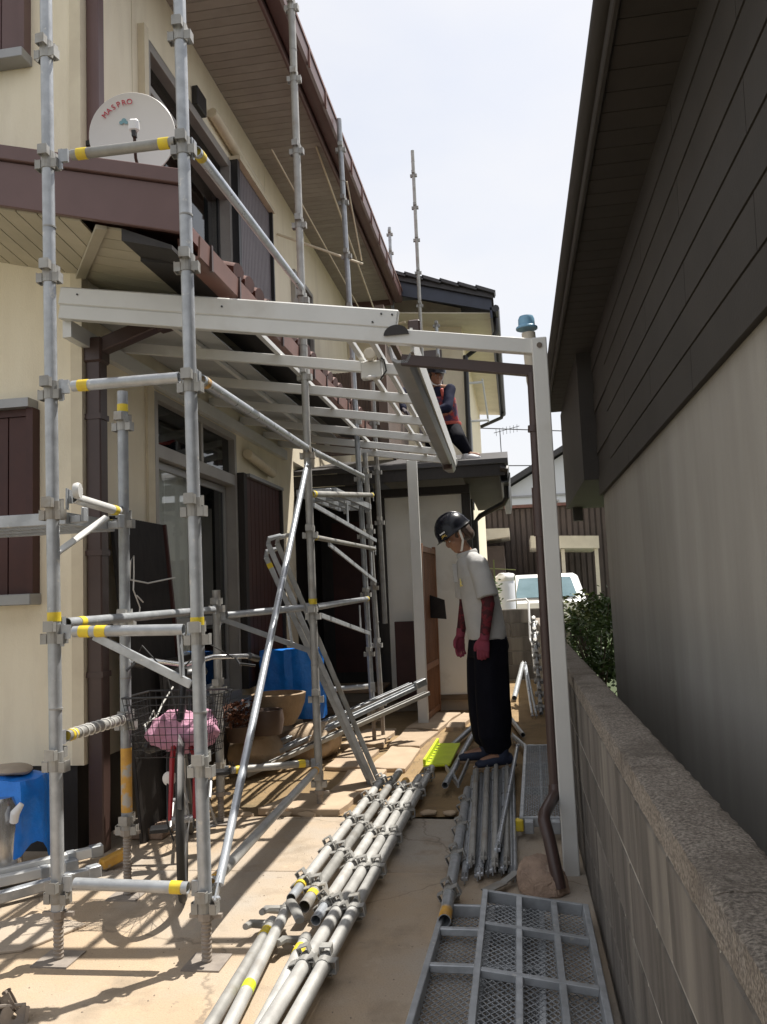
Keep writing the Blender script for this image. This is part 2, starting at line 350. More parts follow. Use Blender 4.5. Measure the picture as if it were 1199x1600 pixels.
# flagstones beyond the slab
fl = [[(-1.16, 7.15), (-.86, 7.05), (-.78, 7.75), (-1.12, 7.95)], [(-1.1, 8.0), (-.80, 7.85), (-.66, 8.9), (-1.0, 8.95)], [(-.74, 7.95), (-.56, 7.9), (-.52, 8.75), (-.63, 8.85)],
      [(-1.15, 6.2), (-.86, 6.15), (-.84, 6.95), (-1.12, 7.05)], [(-1.28, 5.45), (-.98, 5.5), (-1.0, 6.1), (-1.3, 6.12)], [(-1.62, 5.0), (-1.1, 4.98), (-1.04, 5.4), (-1.5, 5.38)],
      [(-1.5, 6.25), (-1.2, 6.25), (-1.2, 7.0), (-1.46, 7.0)], [(-1.02, 5.02), (-.78, 4.98), (-.8, 5.35), (-.98, 5.4)], [(-1.55, 7.1), (-1.2, 7.1), (-1.2, 7.9), (-1.5, 7.9)]]
for k, poly in enumerate(fl):
    q = MB(); pts = []
    for i in range(len(poly)):
        p0, p1 = V((*poly[i], 0)), V((*poly[(i+1) % len(poly)], 0))
        for t in (0, .35, .7): pp = p0.lerp(p1, t); pp += V((random.uniform(-.02, .02), random.uniform(-.03, .03), 0)); pts.append((pp.x, pp.y, -.02))
    q.prism(pts, (0, 0, .034+.006*(k % 3))); q.build('flagstone', flag, ground, smooth=False, bev=.005)
# loose stones along the slab edge
for k in range(14):
    x = -1.9+k*.12+random.uniform(-.03, .03); y = 4.96+random.uniform(-.03, .05)
    q = MB(); q.ell((x, y, .0), (random.uniform(.03, .06), random.uniform(.02, .04), random.uniform(.012, .025)), seg=8, rings=5); lump(q, .01, 20, k); q.build('edge_stone', stonem, ground)

# grit and crumbs on the concrete
q = MB()
for k in range(2600):
    x = random.uniform(-2.6, .22); y = random.uniform(2.3, 8.5); s_ = random.choice((.0015, .0015, .002, .002, .003, .0045)); 
    if y > 4.9: s_ *= 1.6
    z0 = 0 if y < 4.9 else -.012
    M = Matrix.Translation((x, y, z0+s_*.3)) @ Matrix.Rotation(random.uniform(0, 6), 4, 'Z')
    q.add([M @ V((a*s_, b_*s_*.7, c*s_*.5)) for a, b_, c in ((1, 0, -.3), (0, 1, -.3), (-1, 0, -.3), (0, -1, -.3), (.2, .1, 1))], [(0, 1, 4), (1, 2, 4), (2, 3, 4), (3, 0, 4)])
gr = q.build('grit', mat('grit', (.26, .215, .17), (.17, .14, .11), 40, .95), smooth=False, kind='stuff'); gr['label'] = 'scattered grit and crumbs lying on the concrete'; gr['category'] = 'grit'

# ------------------------------------------------------------------ HOUSE
HX = -2.3; HY = 4.17
house = thing('house', 'two storey cream stucco house with brown trim and gutters behind the scaffold', 'house', (-3, 6, 0))
def hp(name, mb, m, par=house, **k): return mb.build(name, m, par, **k)
wb = MB()
SW = [ # side wall pieces (y0,y1,z0,z1)
 (4.17, 5.08, .45, 6.0), (5.08, 6.70, 2.68, 3.95), (5.08, 6.70, 5.1, 6.0), (6.70, 8.6, .45, 6.0), (8.6, 11.9, 2.75, 6.0)]
for y0, y1, z0, z1 in SW: wb.box((HX-.15, y0, z0), (HX, y1, z1))
wb.box((-5.2, HY, .45), (HX-.15, HY+.15, 6.3))
wb.box((HX-.15, 11.9, .3), (HX-1.5, 12, 6.0)); wb.box((HX-.9, 8.6, .2), (HX-.15, 8.75, 2.75))
hp('wall', wb, stucco, smooth=False)
b = MB(); b.box((-5.2, HY+.05, -.05), (HX-.06, HY+.14, .449)); b.box((HX-.15, HY+.14, -.05), (HX-.06, 8.6, .449)); hp('plinth', b, blackw, smooth=False)
b = MB(); b.box((HX-.055, HY-.012, .452), (HX+.012, HY-.001, 5.7)); b.box((HX+.001, HY-.001, .452), (HX+.012, HY+.06, 5.7)); hp('corner_trim', b, trimc, smooth=False)
b = MB(); b.box((HX+.001, 4.97, .5), (HX+.02, 5.07, 2.72)); hp('jamb_trim', b, trimc, smooth=False)
for i, yy in enumerate((5.0,)):
    pass
b = MB()
for zz in (3.35,): b.box((HX+.001, 4.24, zz), (HX+.004, 4.97, zz+.006))
b.box((HX+.001, 4.84, 3.4), (HX+.003, 4.845, 5.68)); b.box((HX+.001, 7.82, 3.4), (HX+.003, 7.825, 5.68)); hp('wall_joint', b, trimc, smooth=False)
# room behind the windows
b = MB(); b.add([(-3.6, 4.4, .4), (-3.6, 7.2, .4), (-3.6, 7.2, 5.3), (-3.6, 4.4, 5.3)], [(0, 1, 2, 3)])
b.box((-3.6, 4.4, .38), (HX-.16, 7.2, .42)); b.box((-3.6, 4.4, 2.85), (HX-.16, 7.2, 2.95)); b.box((-3.6, 4.4, 5.3), (HX-.16, 7.2, 5.35))
b.box((-3.6, 4.38, .4), (HX-.16, 4.4, 5.3)); b.box((-3.6, 7.2, .4), (HX-.16, 7.22, 5.3)); hp('room_lining', b, roomm, smooth=False)
# lower side window: transom over sliding doors
win = MB()
for y0, y1, z0, z1 in ((5.08, 5.13, .5, 2.68), (6.65, 6.70, .5, 2.68), (5.13, 6.65, 2.63, 2.68), (5.13, 6.65, 2.24, 2.33), (5.13, 6.65, .5, .56), (5.90, 5.94, 2.33, 2.63)):
    win.box((HX-.09, y0, z0), (HX+.018, y1, z1))
wf = hp('window', win, sash, smooth=False, bev=.003)
for (y0, y1, z0, z1, xx) in ((5.14, 5.93, .57, 2.23, -.03), (5.88, 6.64, .57, 2.23, -.065)):
    q = MB()
    for a0, a1, c0, c1 in ((y0, y0+.05, z0, z1), (y1-.05, y1, z0, z1), (y0+.05, y1-.05, z1-.05, z1), (y0+.05, y1-.05, z0, z0+.08), (y0+.05, y1-.05, z0+.53, z0+.60)):
        q.box((HX+xx-.025, a0, c0), (HX+xx, a1, c1))
    q.build('sliding_sash', alug, wf, smooth=False, bev=.002)
    q = MB(); q.box((HX+xx-.015, y0+.05, z0+.08), (HX+xx-.011, y1-.05, z1-.05)); q.build('pane', paned if y0 > 5.5 else pane, wf, smooth=False)
q = MB(); q.box((HX-.04, 5.13, 2.33), (HX-.036, 5.9, 2.63)); q.box((HX-.04, 5.94, 2.33), (HX-.036, 6.65, 2.63)); q.build('pane', paned, wf, smooth=False)
def drape(y0, y1, z0, z1, x, m, amp=.02, n=60):
    q = MB()
    for i in range(n+1):
        y = y0+(y1-y0)*i/n; xx = x+amp*math.sin(i*1.3)+amp*.4*math.sin(i*.5)
        q.v += [V((xx, y, z0)), V((xx, y, z1))]
    for i in range(n): q.f.append([2*i, 2*i+2, 2*i+3, 2*i+1])
    return q.build('curtain', m, wf)
drape(5.12, 5.95, .6, 2.24, HX-.105, curtain, .010); drape(5.85, 6.66, .6, 2.24, HX-.2, dcurtain)
b = MB(); b.box((HX-.02, 5.0, .42), (HX+.10, 6.75, .497)); b.box((HX+.02, 5.0, .30), (HX+.06, 6.75, .419)); q = b.build('sill', alug, wf, smooth=False, bev=.004)
# shutter boxes (ribbed panels)
def ribbed(name, y0, y1, z0, z1, x, m, n, par, axis='y', depth=.012, frame=None):
    q = MB()
    step = (y1-y0)/n
    for i in range(n):
        a = y0+i*step; 
        if axis == 'y': q.box((x, a+.004, z0), (x+depth, a+step-.004, z1))
        else: q.box((a+.004, x-depth, z0), (a+step-.004, x, z1))
    if axis == 'y': q.box((x-.02, y0, z0), (x-.001, y1, z1))
    else: q.box((y0, x+.001, z0), (y1, x+.02, z1))
    return q.build(name, m, par, smooth=False)
bx = MB(); bx.box((HX+.001, 6.72, .55), (HX+.07, 6.80, 2.36)); bx.box((HX+.001, 7.80, .55), (HX+.09, 7.84, 2.36)); bx.box((HX+.002, 6.79, .551), (HX+.06, 7.81, .60))
sb = hp('shutter_box', bx, blackw, smooth=False, bev=.003)
ribbed('shutter_panel', 6.80, 7.80, .60, 2.33, HX+.05, maroon, 9, sb)
q = MB(); q.box((HX+.001, 6.80, 2.331), (HX+.10, 7.84, 2.36)); q.build('shutter_cap', alug, sb, smooth=False)
# upper side window
win = MB()
for y0, y1, z0, z1 in ((5.0, 5.06, 3.95, 5.12), (6.64, 6.70, 3.95, 5.12), (5.06, 6.64, 5.05, 5.12), (5.06, 6.64, 4.75, 4.80), (5.06, 6.64, 3.95, 4.02)):
    win.box((HX-.09, y0, z0), (HX+.03, y1, z1))
w2 = hp('window', win, sash, smooth=False, bev=.003)
for y0, y1, x in ((5.06, 5.88, -.03), (5.82, 6.64, -.06)):
    q = MB()
    for a0, a1, c0, c1 in ((y0, y0+.04, 4.02, 4.75), (y1-.04, y1, 4.02, 4.75)): q.box((HX+x-.02, a0, c0), (HX+x, a1, c1))
    q.build('sliding_sash', blackp, w2, smooth=False)
    q = MB(); q.box((HX+x-.012, y0+.04, 4.02), (HX+x-.008, y1-.04, 4.75)); q.build('pane', paned, w2, smooth=False)
q = MB(); q.box((HX-.05, 5.06, 4.80), (HX-.046, 6.64, 5.05)); q.build('pane', paned, w2, smooth=False)
q = MB(); q.box((HX+.001, 4.93, 3.95), (HX+.05, 4.995, 5.16)); q.build('window_jamb', trimc, w2, smooth=False)
q = MB(); q.box((HX-.2, 5.1, 4.0), (HX-.19, 5.8, 4.75)); q.build('curtain', curtain, w2, smooth=False)
bx = MB(); bx.box((HX+.001, 6.70, 3.95), (HX+.09, 6.76, 5.14)); bx.box((HX+.001, 7.76, 3.95), (HX+.09, 7.79, 5.20)); bx.box((HX+.002, 6.75, 3.93), (HX+.06, 7.77, 3.949)); sb = hp('shutter_box', bx, blackp, smooth=False)
ribbed('shutter_panel', 6.77, 7.76, 3.95, 5.14, HX+.05, mauve, 22, sb, depth=.008)
q = MB(); q.beam((HX+.06, 6.72, 5.165), (HX+.06, 7.8, 5.165), .1, .04); q.build('shutter_cap', trimc, sb, smooth=False)
q = MB(); q.tube([(HX+.04, 6.22, 5.29), (HX+.05, 6.3, 5.28), (HX+.05, 7.5, 5.25)], .045, 10); hp('conduit_cover', q, trimc)
q = MB(); q.box((HX+.002, 5.88, 5.16), (HX+.05, 6.08, 5.32)); hp('vent_hood', q, blackp, smooth=False, bev=.006)
q = MB(); q.tube([(HX+.05, 6.9, 2.55), (HX+.05, 7.0, 2.54), (HX+.05, 7.65, 2.48)], .045, 10); hp('conduit_cover', q, trimc)
# small far upper window and balcony
win = MB()
for y0, y1, z0, z1 in ((8.75, 8.80, 4.1, 4.95), (9.55, 9.60, 4.1, 4.95), (8.8, 9.55, 4.9, 4.95)): win.box((HX+.001, y0, z0), (HX+.05, y1, z1))
w3 = hp('window', win, sash, smooth=False)
q = MB(); q.box((HX+.002, 8.8, 4.1), (HX+.01, 9.55, 4.9)); q.build('pane', paned, w3, smooth=False)
bal = MB(); bal.beam((-2.28, 9.1, 4.42), (-1.36, 9.1, 4.38), .09, .07); bal.beam((-1.36, 9.1, 2.85), (-1.36, 9.1, 4.55), .1, .1, up=(0, 1, 0)); bal.beam((-1.36, 9.1, 4.42), (-1.36, 11.5, 4.42), .07, .07)
bo = hp('balcony', bal, ribbr, smooth=False)
ribbed('balcony_panel', -2.28, -1.42, 2.95, 3.95, 9.6, ribbr, 22, bo, axis='x')
ribbed('balcony_panel', 9.2, 11.5, 2.95, 4.3, -1.40, ribbr, 40, bo)
# front wall shutters
def front_shutter(x1, z0, z1, m, w=1.0):
    bx = MB(); bx.box((x1-.04, HY-.07, z0), (x1, HY-.001, z1)); bx.box((x1-w, HY-.05, z1-.04), (x1-.04, HY-.001, z1))
    s = hp('shutter', bx, m, smooth=False)
    ribbed('shutter_panel', x1-w, x1-.042, z0, z1-.042, HY-.03, m, 8, s, axis='x', depth=.01)
    q = MB(); q.box((x1-w, HY-.10, z1+.001), (x1-.01, HY-.001, z1+.05)); q.build('shutter_cap', alug, s, smooth=False)
    q = MB(); q.box((x1-w, HY-.11, z0-.06), (x1+.01, HY-.001, z0-.001)); q.build('sill', alug, s, smooth=False, bev=.004)
front_shutter(-2.545, 1.36, 2.37, maroon); front_shutter(-2.60, 4.45, 5.6, brown)
# upper eave: soffit boards, fascia, gutter, roof
for i in range(86):
    y = 3.62+i*.098
    if y > 12: break
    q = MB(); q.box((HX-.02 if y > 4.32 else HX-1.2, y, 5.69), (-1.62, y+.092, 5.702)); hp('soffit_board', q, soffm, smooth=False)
b = MB(); b.box((-1.618, 3.6, 5.60), (-1.59, 12.0, 5.90)); b.box((-1.59, 12.0, 5.60), (-3.2, 12.03, 5.90)); hp('fascia', b, brown, smooth=False, bev=.004)
g_ = MB(); sec = [(-1.585, 5.80), (-1.58, 5.66), (-1.555, 5.64), (-1.47, 5.64), (-1.45, 5.66), (-1.445, 5.80), (-1.455, 5.80), (-1.46, 5.67), (-1.55, 5.655), (-1.57, 5.67), (-1.575, 5.80)]
g_.prism([(x, 3.55, z) for x, z in sec], (0, 8.5, 0)); gut = hp('gutter', g_, brown)
for k in range(14): y = 3.9+k*.6; b = MB(); b.box((-1.452, y, 5.63), (-1.4355, y+.02, 5.818)); b.build('gutter_bracket', redbrown, gut, smooth=False)
b = MB(); b.box((-1.443, 3.55, 5.785), (-1.436, 12.05, 5.815)); b.build('gutter_lip', redbrown, gut, smooth=False)
b = MB(); b.prism([(-1.47, 3.5, 5.83), (-1.47, 3.5, 5.90), (-3.6, 3.5, 6.75), (-3.6, 3.5, 6.66)], (0, 8.7, 0)); b.prism([(-3.6, 3.5, 6.66), (-3.6, 3.5, 6.75), (-6.0, 3.5, 5.9), (-6.0, 3.5, 5.82)], (0, 8.7, 0)); rf = hp('roof', b, rtile, smooth=False)
tm = MB(); tm.tube([(0, 0, 0), (.26, 0, -.1)], .05, 8, ry=.03); tm = tm.mesh('roof_tile')
for k in range(42): place(tm, 'roof_tile', rtile, rf, M=Matrix.Translation((-1.80, 3.6+k*.203, 6.00)))
# rods under the eave (laundry hangers) and stays
for p0, p1, rr in (((-2.29, 8.2, 5.12), (-1.45, 8.6, 4.86), .014), ((-1.95, 6.9, 5.3), (-1.75, 12.2, 4.85), .008), ((-1.70, 7.6, 5.69), (-1.62, 11.6, 4.75), .010), ((-1.48, 8.0, 5.5), (-1.46, 8.6, 4.9), .008), ((-1.9, 11.9, 5.2), (-1.36, 11.5, 5.15), .015)):
    q = MB(); q.tube([p0, p1], rr, 8); hp('eave_rod', q, trimc)
# lower roof (shed roof that turns the corner)
sl_ = .26
zr = lambda x: 3.02+sl_*(-1.44-x)
b = MB(); b.prism([(-1.46, 3.522, zr(-1.46)), (-1.46, 3.522, zr(-1.46)+.07), (-4.6, 3.522, zr(-4.6)+.07), (-4.6, 3.522, zr(-4.6))], (0, .637, 0))
b.prism([(-1.44, 4.16, zr(-1.44)+.0), (-1.44, 4.16, zr(-1.44)+.07), (HX+.001, 4.16, zr(HX)+.22), (HX+.001, 4.16, zr(HX)+.15)], (0, 4.5, 0)); lr = hp('lower_roof', b, rtile, smooth=False)
def verge(x, top): return zr(x)+top
b = MB(); b.prism([(-1.42, 3.49, verge(-1.42, -.05)), (-1.42, 3.49, verge(-1.42, .175)), (-4.6, 3.49, verge(-4.6, .175)), (-4.6, 3.49, verge(-4.6, -.05))], (0, .03, 0)); hp('verge_board', b, brown, smooth=False, bev=.004)
b = MB(); b.prism([(-1.40, 3.47, verge(-1.40, .178)), (-1.40, 3.47, verge(-1.40, .25)), (-4.6, 3.47, verge(-4.6, .25)), (-4.6, 3.47, verge(-4.6, .178))], (0, .06, 0)); hp('verge_cap', b, brown, smooth=False, bev=.004)
zs = lambda x, y=3.52: zr(x)-.054-.075*min(1, (y-3.5)/.67)      # soffit plane
# front soffit: boards running front to back left of the hip, cross boards right of it
x = -4.4
while x < -1.70:
    xa, xb = x, x+.105
    def ylim(xx): return min(4.168, max(3.53, 4.17-(xx-HX)*1.4)) if xx > HX else 4.168
    y1 = ylim(xb)
    if y1 > 3.531:
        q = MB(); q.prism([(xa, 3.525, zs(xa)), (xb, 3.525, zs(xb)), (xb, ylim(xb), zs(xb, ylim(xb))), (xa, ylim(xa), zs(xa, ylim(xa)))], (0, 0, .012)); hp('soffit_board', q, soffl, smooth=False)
    x += .112
q = MB(); q.beam((HX, 4.17, zs(HX, 4.17)-.012), (-1.84, 3.53, zs(-1.84)-.012), .05, .02); hp('hip_board', q, soffl, smooth=False)
y = 3.56
while y < 8.5:
    def xl(yy): return max(HX, HX+(4.17-yy)/1.4) if yy < 4.17 else HX
    if xl(y) < -1.76:
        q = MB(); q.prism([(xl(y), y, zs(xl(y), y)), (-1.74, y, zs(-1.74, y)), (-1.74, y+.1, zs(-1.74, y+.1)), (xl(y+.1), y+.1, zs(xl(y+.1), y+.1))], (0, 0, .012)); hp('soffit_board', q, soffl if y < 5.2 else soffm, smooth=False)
    y += .106
b = MB(); b.prism([(-1.739, 3.53, 3.04), (-1.49, 3.53, 2.93), (-1.49, 3.53, 2.91), (-1.739, 3.53, 2.98)], (0, .2, 0)); b.prism([(-1.739, 3.73, 3.02), (-1.49, 3.73, 2.93), (-1.49, 3.73, 2.91), (-1.739, 3.73, 2.96)], (0, 4.8, 0)); hp('eave_shade_board', b, blackw, smooth=False)  # black board stands in for the shaded open rafter gap behind the gutter
g_ = MB(); sec = [(-1.50, 3.0), (-1.49, 2.90), (-1.475, 2.89), (-1.405, 2.89), (-1.39, 2.90), (-1.385, 3.0), (-1.395, 3.0), (-1.40, 2.905), (-1.48, 2.905), (-1.49, 3.0)]
g_.prism([(x, 3.62, z) for x, z in sec], (0, 4.9, 0)); gut = hp('gutter', g_, redbrown)
for k in range(12): y = 3.75+k*.42; b = MB(); b.box((-1.392, y, 2.88), (-1.378, y+.02, 3.012)); b.build('gutter_bracket', dpipe, gut, smooth=False)
for k in range(23):
    q = MB(); q.tube([(-1.40, 4.22+k*.19, 3.06), (-1.68, 4.22+k*.19, 3.14)], .085, 10, ry=.04); q.build('roof_tile', rtile, lr)
# downpipes
def sqpipe(name, pts, w, m, par, dd=None):
    q = MB(); q.tube(pts, w*.7071, 4, up=None); return q.build(name, m, par, smooth=False)
def boxpipe(pts, w, h, m, name='downpipe'):
    q = MB()
    for a, c in zip(pts[:-1], pts[1:]): q.beam(a, c, w, h, up=(0, 1, 0) if abs((V(c)-V(a)).normalized().y) < .9 else (0, 0, 1))
    return q
dp = hp('downpipe', boxpipe([(-2.25, 4.26, 3.34), (-2.25, 4.26, 5.75)], .075, .075, brown), brown, smooth=False, bev=.006)
for z in (3.9, 4.9): q = MB(); q.box((-2.30, 4.215, z), (-2.205, 4.305, z+.03)); q.build('pipe_bracket', blackp, dp, smooth=False)
b = MB(); b.beam((-2.24, 4.23, -.02), (-2.24, 4.23, 2.66), .085, .085, up=(0, 1, 0)); b.beam((-2.25, 4.23, 2.70), (-1.85, 4.23, 2.83), .08, .08); b.beam((-1.87, 4.23, 2.80), (-1.45, 4.23, 2.88), .07, .07)
dp = hp('downpipe', b, dpipe, smooth=False, bev=.006)
b = MB(); b.box((-2.295, 4.175, 2.62), (-2.185, 4.285, 2.76)); b.build('pipe_elbow', dpipe, dp, smooth=False, bev=.01)
for z in (.9, 1.55, 2.3): q = MB(); q.box((-2.30, 4.182, z), (-2.192, 4.278, z+.03)); q.build('pipe_bracket', dpipe, dp, smooth=False)
# entrance annex
ax = MB(); ax.box((-1.43, 9.3, .16), (-.56, 9.42, 2.46)); ax.box((-.62, 9.42, .16), (-.56, 12.2, 2.46)); hp('annex_wall', ax, whitew, smooth=False)
for a_, c_ in (((-1.49, 9.26, .1), (-1.431, 9.40, 2.46)), ((-.555, 9.27, .1), (-.46, 9.40, 2.46)), ((-.555, 10.7, .1), (-.50, 10.8, 2.46))):
    b = MB(); b.box(a_, c_); hp('annex_post', b, blackw, smooth=False)
b = MB(); b.box((-1.43, 9.28, .10), (-.56, 9.299, .16)); hp('base_rail', b, deckm, smooth=False)
b = MB(); b.box((-3.0, 9.32, -.04), (-.5, 12.2, .10)); hp('footing', b, concg, smooth=False)
b = MB(); b.box((-2.45, 10.2, .1), (-1.49, 10.25, 2.6)); b.box((-1.55, 9.40, .1), (-1.49, 10.2, 2.6)); b.box((-2.45, 8.76, .1), (-2.40, 10.2, 2.6)); b.box((-2.45, 8.76, 2.40), (-1.49, 10.2, 2.44)); hp('porch_shade_lining', b, blackw, smooth=False)  # black lining puts the shade of the porch recess into its colour
b = MB(); b.box((-2.25, 10.17, .35), (-1.7, 10.199, 2.2)); dr = hp('door', b, maroon, smooth=False)
q = MB(); q.tube([(-1.78, 10.13, 1.42), (-1.70, 10.10, 1.42), (-1.62, 10.10, 1.42)], .014, 8); q.build('handle', alug, dr)
b = MB(); b.box((-2.42, 8.73, 2.475), (-.05, 8.765, 2.60)); b.box((-2.42, 8.8, 2.37), (-1.49, 8.9, 2.474)); b.box((-1.50, 9.2, 2.37), (-.46, 9.29, 2.459)); hp('fascia', b, blackw, smooth=False)
b = MB(); b.prism([(-2.42, 8.70, 2.601), (-.02, 8.70, 2.601), (-.02, 10.6, 2.98), (-2.42, 10.6, 2.98)], (0, 0, .05)); b.prism([(-2.42, 10.6, 2.98), (-.02, 10.6, 2.98), (-.02, 12.5, 2.62), (-2.42, 12.5, 2.62)], (0, 0, .05)); ar = hp('annex_roof', b, tilem, smooth=False)
b = MB(); b.box((-.5, 8.77, 2.47), (-.12, 12.4, 2.485)); hp('annex_soffit', b, nsoff, smooth=False)
for k in range(16):
    q = MB(); q.tube([(-.10, 8.80+k*.23, 2.55), (-.02, 8.80+k*.23, 2.53)], .11, 10, ry=.05); q.build('roof_tile', tilem, ar)
g_ = MB(); g_.prism([(-.11, 8.76, 2.50), (-.10, 8.76, 2.40), (-.02, 8.76, 2.40), (-.0, 8.76, 2.50), (-.015, 8.76, 2.50), (-.03, 8.76, 2.415), (-.095, 8.76, 2.415)], (0, 3.7, 0)); gut = hp('gutter', g_, blackp)
q = MB(); q.tube([(-.05, 9.1, 2.40), (-.05, 9.1, 2.28), (-.09, 9.15, 2.22), (-.36, 9.4, 2.12), (-.42, 9.43, 2.06), (-.42, 9.43, .1)], .03, 8); q.build('downpipe', blackp, gut)
# ------------------------------------------------------------------ rear wing
rw = thing('rear_house', 'two storey cream wing with dark tiled roof and navy barge board at the back', 'house', (-1.5, 13, 0))
b = MB(); b.box((-4.0, 12.7, 2.5), (-.62, 12.85, 5.9)); b.box((-.77, 12.85, 0), (-.62, 19, 5.5)); b.box((-4, 12.70, 0), (-.9, 12.85, 2.5)); b.build('wall', stucco, rw, smooth=False)
zz = lambda x: 5.42+.30*(-.15-x)
b = MB(); b.prism([(-.13, 12.0, zz(-.13)-.04), (-.13, 12.0, zz(-.13)+.13), (-3.2, 12.0, zz(-3.2)+.13), (-3.2, 12.0, zz(-3.2)-.14)], (0, .05, 0)); b.build('barge_board', navy, rw, smooth=False)
b = MB(); b.prism([(-.10, 11.95, zz(-.10)+.132), (-.10, 11.95, zz(-.10)+.2), (-3.4, 11.95, zz(-3.4)+.2), (-3.4, 11.95, zz(-3.4)+.132)], (0, 7.5, 0)); rr_ = b.build('roof', tilem, rw, smooth=False)
for k in range(12):
    x = -.22-k*.26; q = MB(); q.beam((x+.15, 12.0, zz(x+.15)+.215), (x-.13, 12.0, zz(x-.13)+.245), .22, .045); q.build('roof_tile', tilem, rr_, smooth=False)
n_ = 0
for k in range(26):
    y = 12.06+k*.28; q = MB(); q.prism([(-.16, y, 5.35), (-2.2, y, 5.35+.2), (-2.2, y+.27, 5.55), (-.16, y+.27, 5.35)], (0, 0, .012)); q.build('soffit_board', soffw, rw, smooth=False)
b = MB(); b.box((-.158, 12.0, 5.26), (-.125, 19.3, 5.42)); b.build('fascia', navy, rw, smooth=False)
g_ = MB(); g_.tube([(-.075, 12.0, 5.40), (-.075, 19.3, 5.36)], .055, 8); g2 = g_.build('gutter', blackp, rw)
q = MB(); q.tube([(-.08, 12.3, 5.36), (-.08, 12.3, 5.15), (-.12, 12.3, 5.08), (-.55, 12.62, 4.9)], .035, 8); q.build('downpipe', blackp, g2)
q = MB(); q.tube([(-.08, 18.9, 5.32), (-.12, 18.9, 5.2), (-.6, 18.8, 5.0)], .04, 8); q.build('downpipe', blackp, g2)
b = MB(); b.box((-1.35, 12.66, 3.6), (-.95, 12.699, 5.05)); b.build('shutter_panel', mauve, rw, smooth=False)
b = MB(); b.tube([(-.60, 12.6, 2.5), (-.58, 12.6, 4.9)], .04, 8); b.build('downpipe', blackp, rw)
b = MB(); b.box((-.615, 13.0, 3.3), (-.58, 13.6, 4.1)); b.build('window', blackp, rw, smooth=False)
b = MB(); b.tube([(-.60, 12.95, 4.55), (-.35, 12.95, 4.55)], .02, 6); b.tube([(-.35, 12.95, 4.6), (-.30, 13.4, 4.0)], .015, 6); b.tube([(-.60, 13.0, 3.95), (-.28, 13.0, 3.95)], .02, 6); b.build('hanger_bracket', bluew, rw)

# ------------------------------------------------------------------ NEIGHBOUR HOUSE (right of the wall)
nb = thing('neighbour_house', 'dark single storey house with deep brown eaves just beyond the block wall at right', 'house', (1.2, 2, 0))
b = MB(); b.box((.72, -4, -.05), (.85, 6.75, 1.99)); b.box((.85, 6.6, -.05), (5, 6.75, 1.99)); b.build('wall', nwall, nb, smooth=False)
b = MB(); b.box((.70, -4, 1.992), (.85, 6.76, 3.159)); b.box((.58, 6.765, 2.12), (4, 9.2, 3.159)); b.build('upper_cladding', nclad, nb, smooth=False)
for k in range(7):
    for j in range(6):
        y0 = -4+j*1.8-(.9 if k % 2 else 0); q = MB(); z0 = 1.985+k*.167
        q.prism([(.698, max(y0, -4), z0), (.690, max(y0, -4), z0), (.694, max(y0, -4), z0+.162), (.698, max(y0, -4), z0+.162)], (0, min(y0+1.795, 6.76)-max(y0, -4), 0)); q.build('siding_board', nclad, nb, smooth=False)
for k in range(93):
    y = -4+k*.14
    q = MB(); q.box((.44, y, 3.16), (.699, y+.134, 3.172)); q.build('soffit_board', nsoff, nb, smooth=False)
b = MB(); b.box((.415, -4, 3.14), (.439, 9.3, 3.30)); b.build('fascia', nclad, nb, smooth=False, bev=.005)
b = MB(); b.tube([(.405, -4, 3.25), (.405, 9.3, 3.22)], .04, 10); b.build('gutter', nclad, nb)
b = MB(); b.prism([(.40, -4, 3.30), (.40, -4, 3.36), (4, -4, 4.8), (4, -4, 4.74)], (0, 13.4, 0)); b.build('roof', tilem, nb, smooth=False)
b = MB(); b.box((.64, 9.05, 1.98), (.74, 9.15, 2.119)); b.build('beam_end', nclad, nb, smooth=False)

# ------------------------------------------------------------------ BLOCK WALL
bw = thing('block_wall', 'weathered grey concrete block wall with rough pebbly top running along the right side', 'wall', (.29, 5, 0))
b = MB(); b.box((.2375, -1.2, -.05), (.3425, 12.1, .80)); b.build('mortar_core', mortar, bw, smooth=False)
bm_ = MB(); bm_.box((-.056, -.1955, -.0955), (.056, .1955, .0955)); blk = bm_.mesh('block', smooth=False, bev=.005)
for row in range(4):
    z = .0985+row*.199
    for k in range(34):
        y = -1.0+k*.40+(.0 if row % 2 else .2)
        if y > 11.95: break
        place(blk, 'block', blockf, bw, M=Matrix.Translation((.29+random.uniform(-.001, .001), y, z)))
# cap course: rough, uneven
for k in range(17):
    y0 = -1.2+k*.8; q = MB(); nx, ny = 8, 50
    for j in range(ny+1):
        for i in range(nx+1):
            x = .2325+.117*i/nx; yy = y0+.796*j/ny; edge = 1 if i in (0, nx) else 0
            z = .862+.0028*mnoise.noise(V((x*70, yy*70, 1)))+.002*mnoise.noise(V((x*18, yy*18, 4))) - edge*.005
            b_ = .0045*mnoise.noise(V((x*9, yy*30, 9))) if edge else 0
            q.v.append(V((x+b_, yy, z)))
    for j in range(ny):
        for i in range(nx): a = j*(nx+1)+i; q.f.append([a, a+1, a+nx+2, a+nx+1])
    base = len(q.v)
    for j in range(ny+1):
        for i in (0, nx): p = q.v[j*(nx+1)+i]; q.v.append(V((p.x, p.y, .799)))
    for j in range(ny):
        q.f.append([j*(nx+1), (j+1)*(nx+1), base+2*j+2, base+2*j]); q.f.append([j*(nx+1)+nx, base+2*j+1, base+2*j+3, (j+1)*(nx+1)+nx])
    q.f.append([i for i in range(nx+1)]+[base+1, base]); q.f.append([ny*(nx+1)+i for i in range(nx, -1, -1)]+[base+2*ny, base+2*ny+1])
    q.build('cap_block', capm, bw, ang=1.2)
ew = thing('end_wall', 'low grey block wall closing off the far end of the passage', 'wall', (0, 12.3, 0))
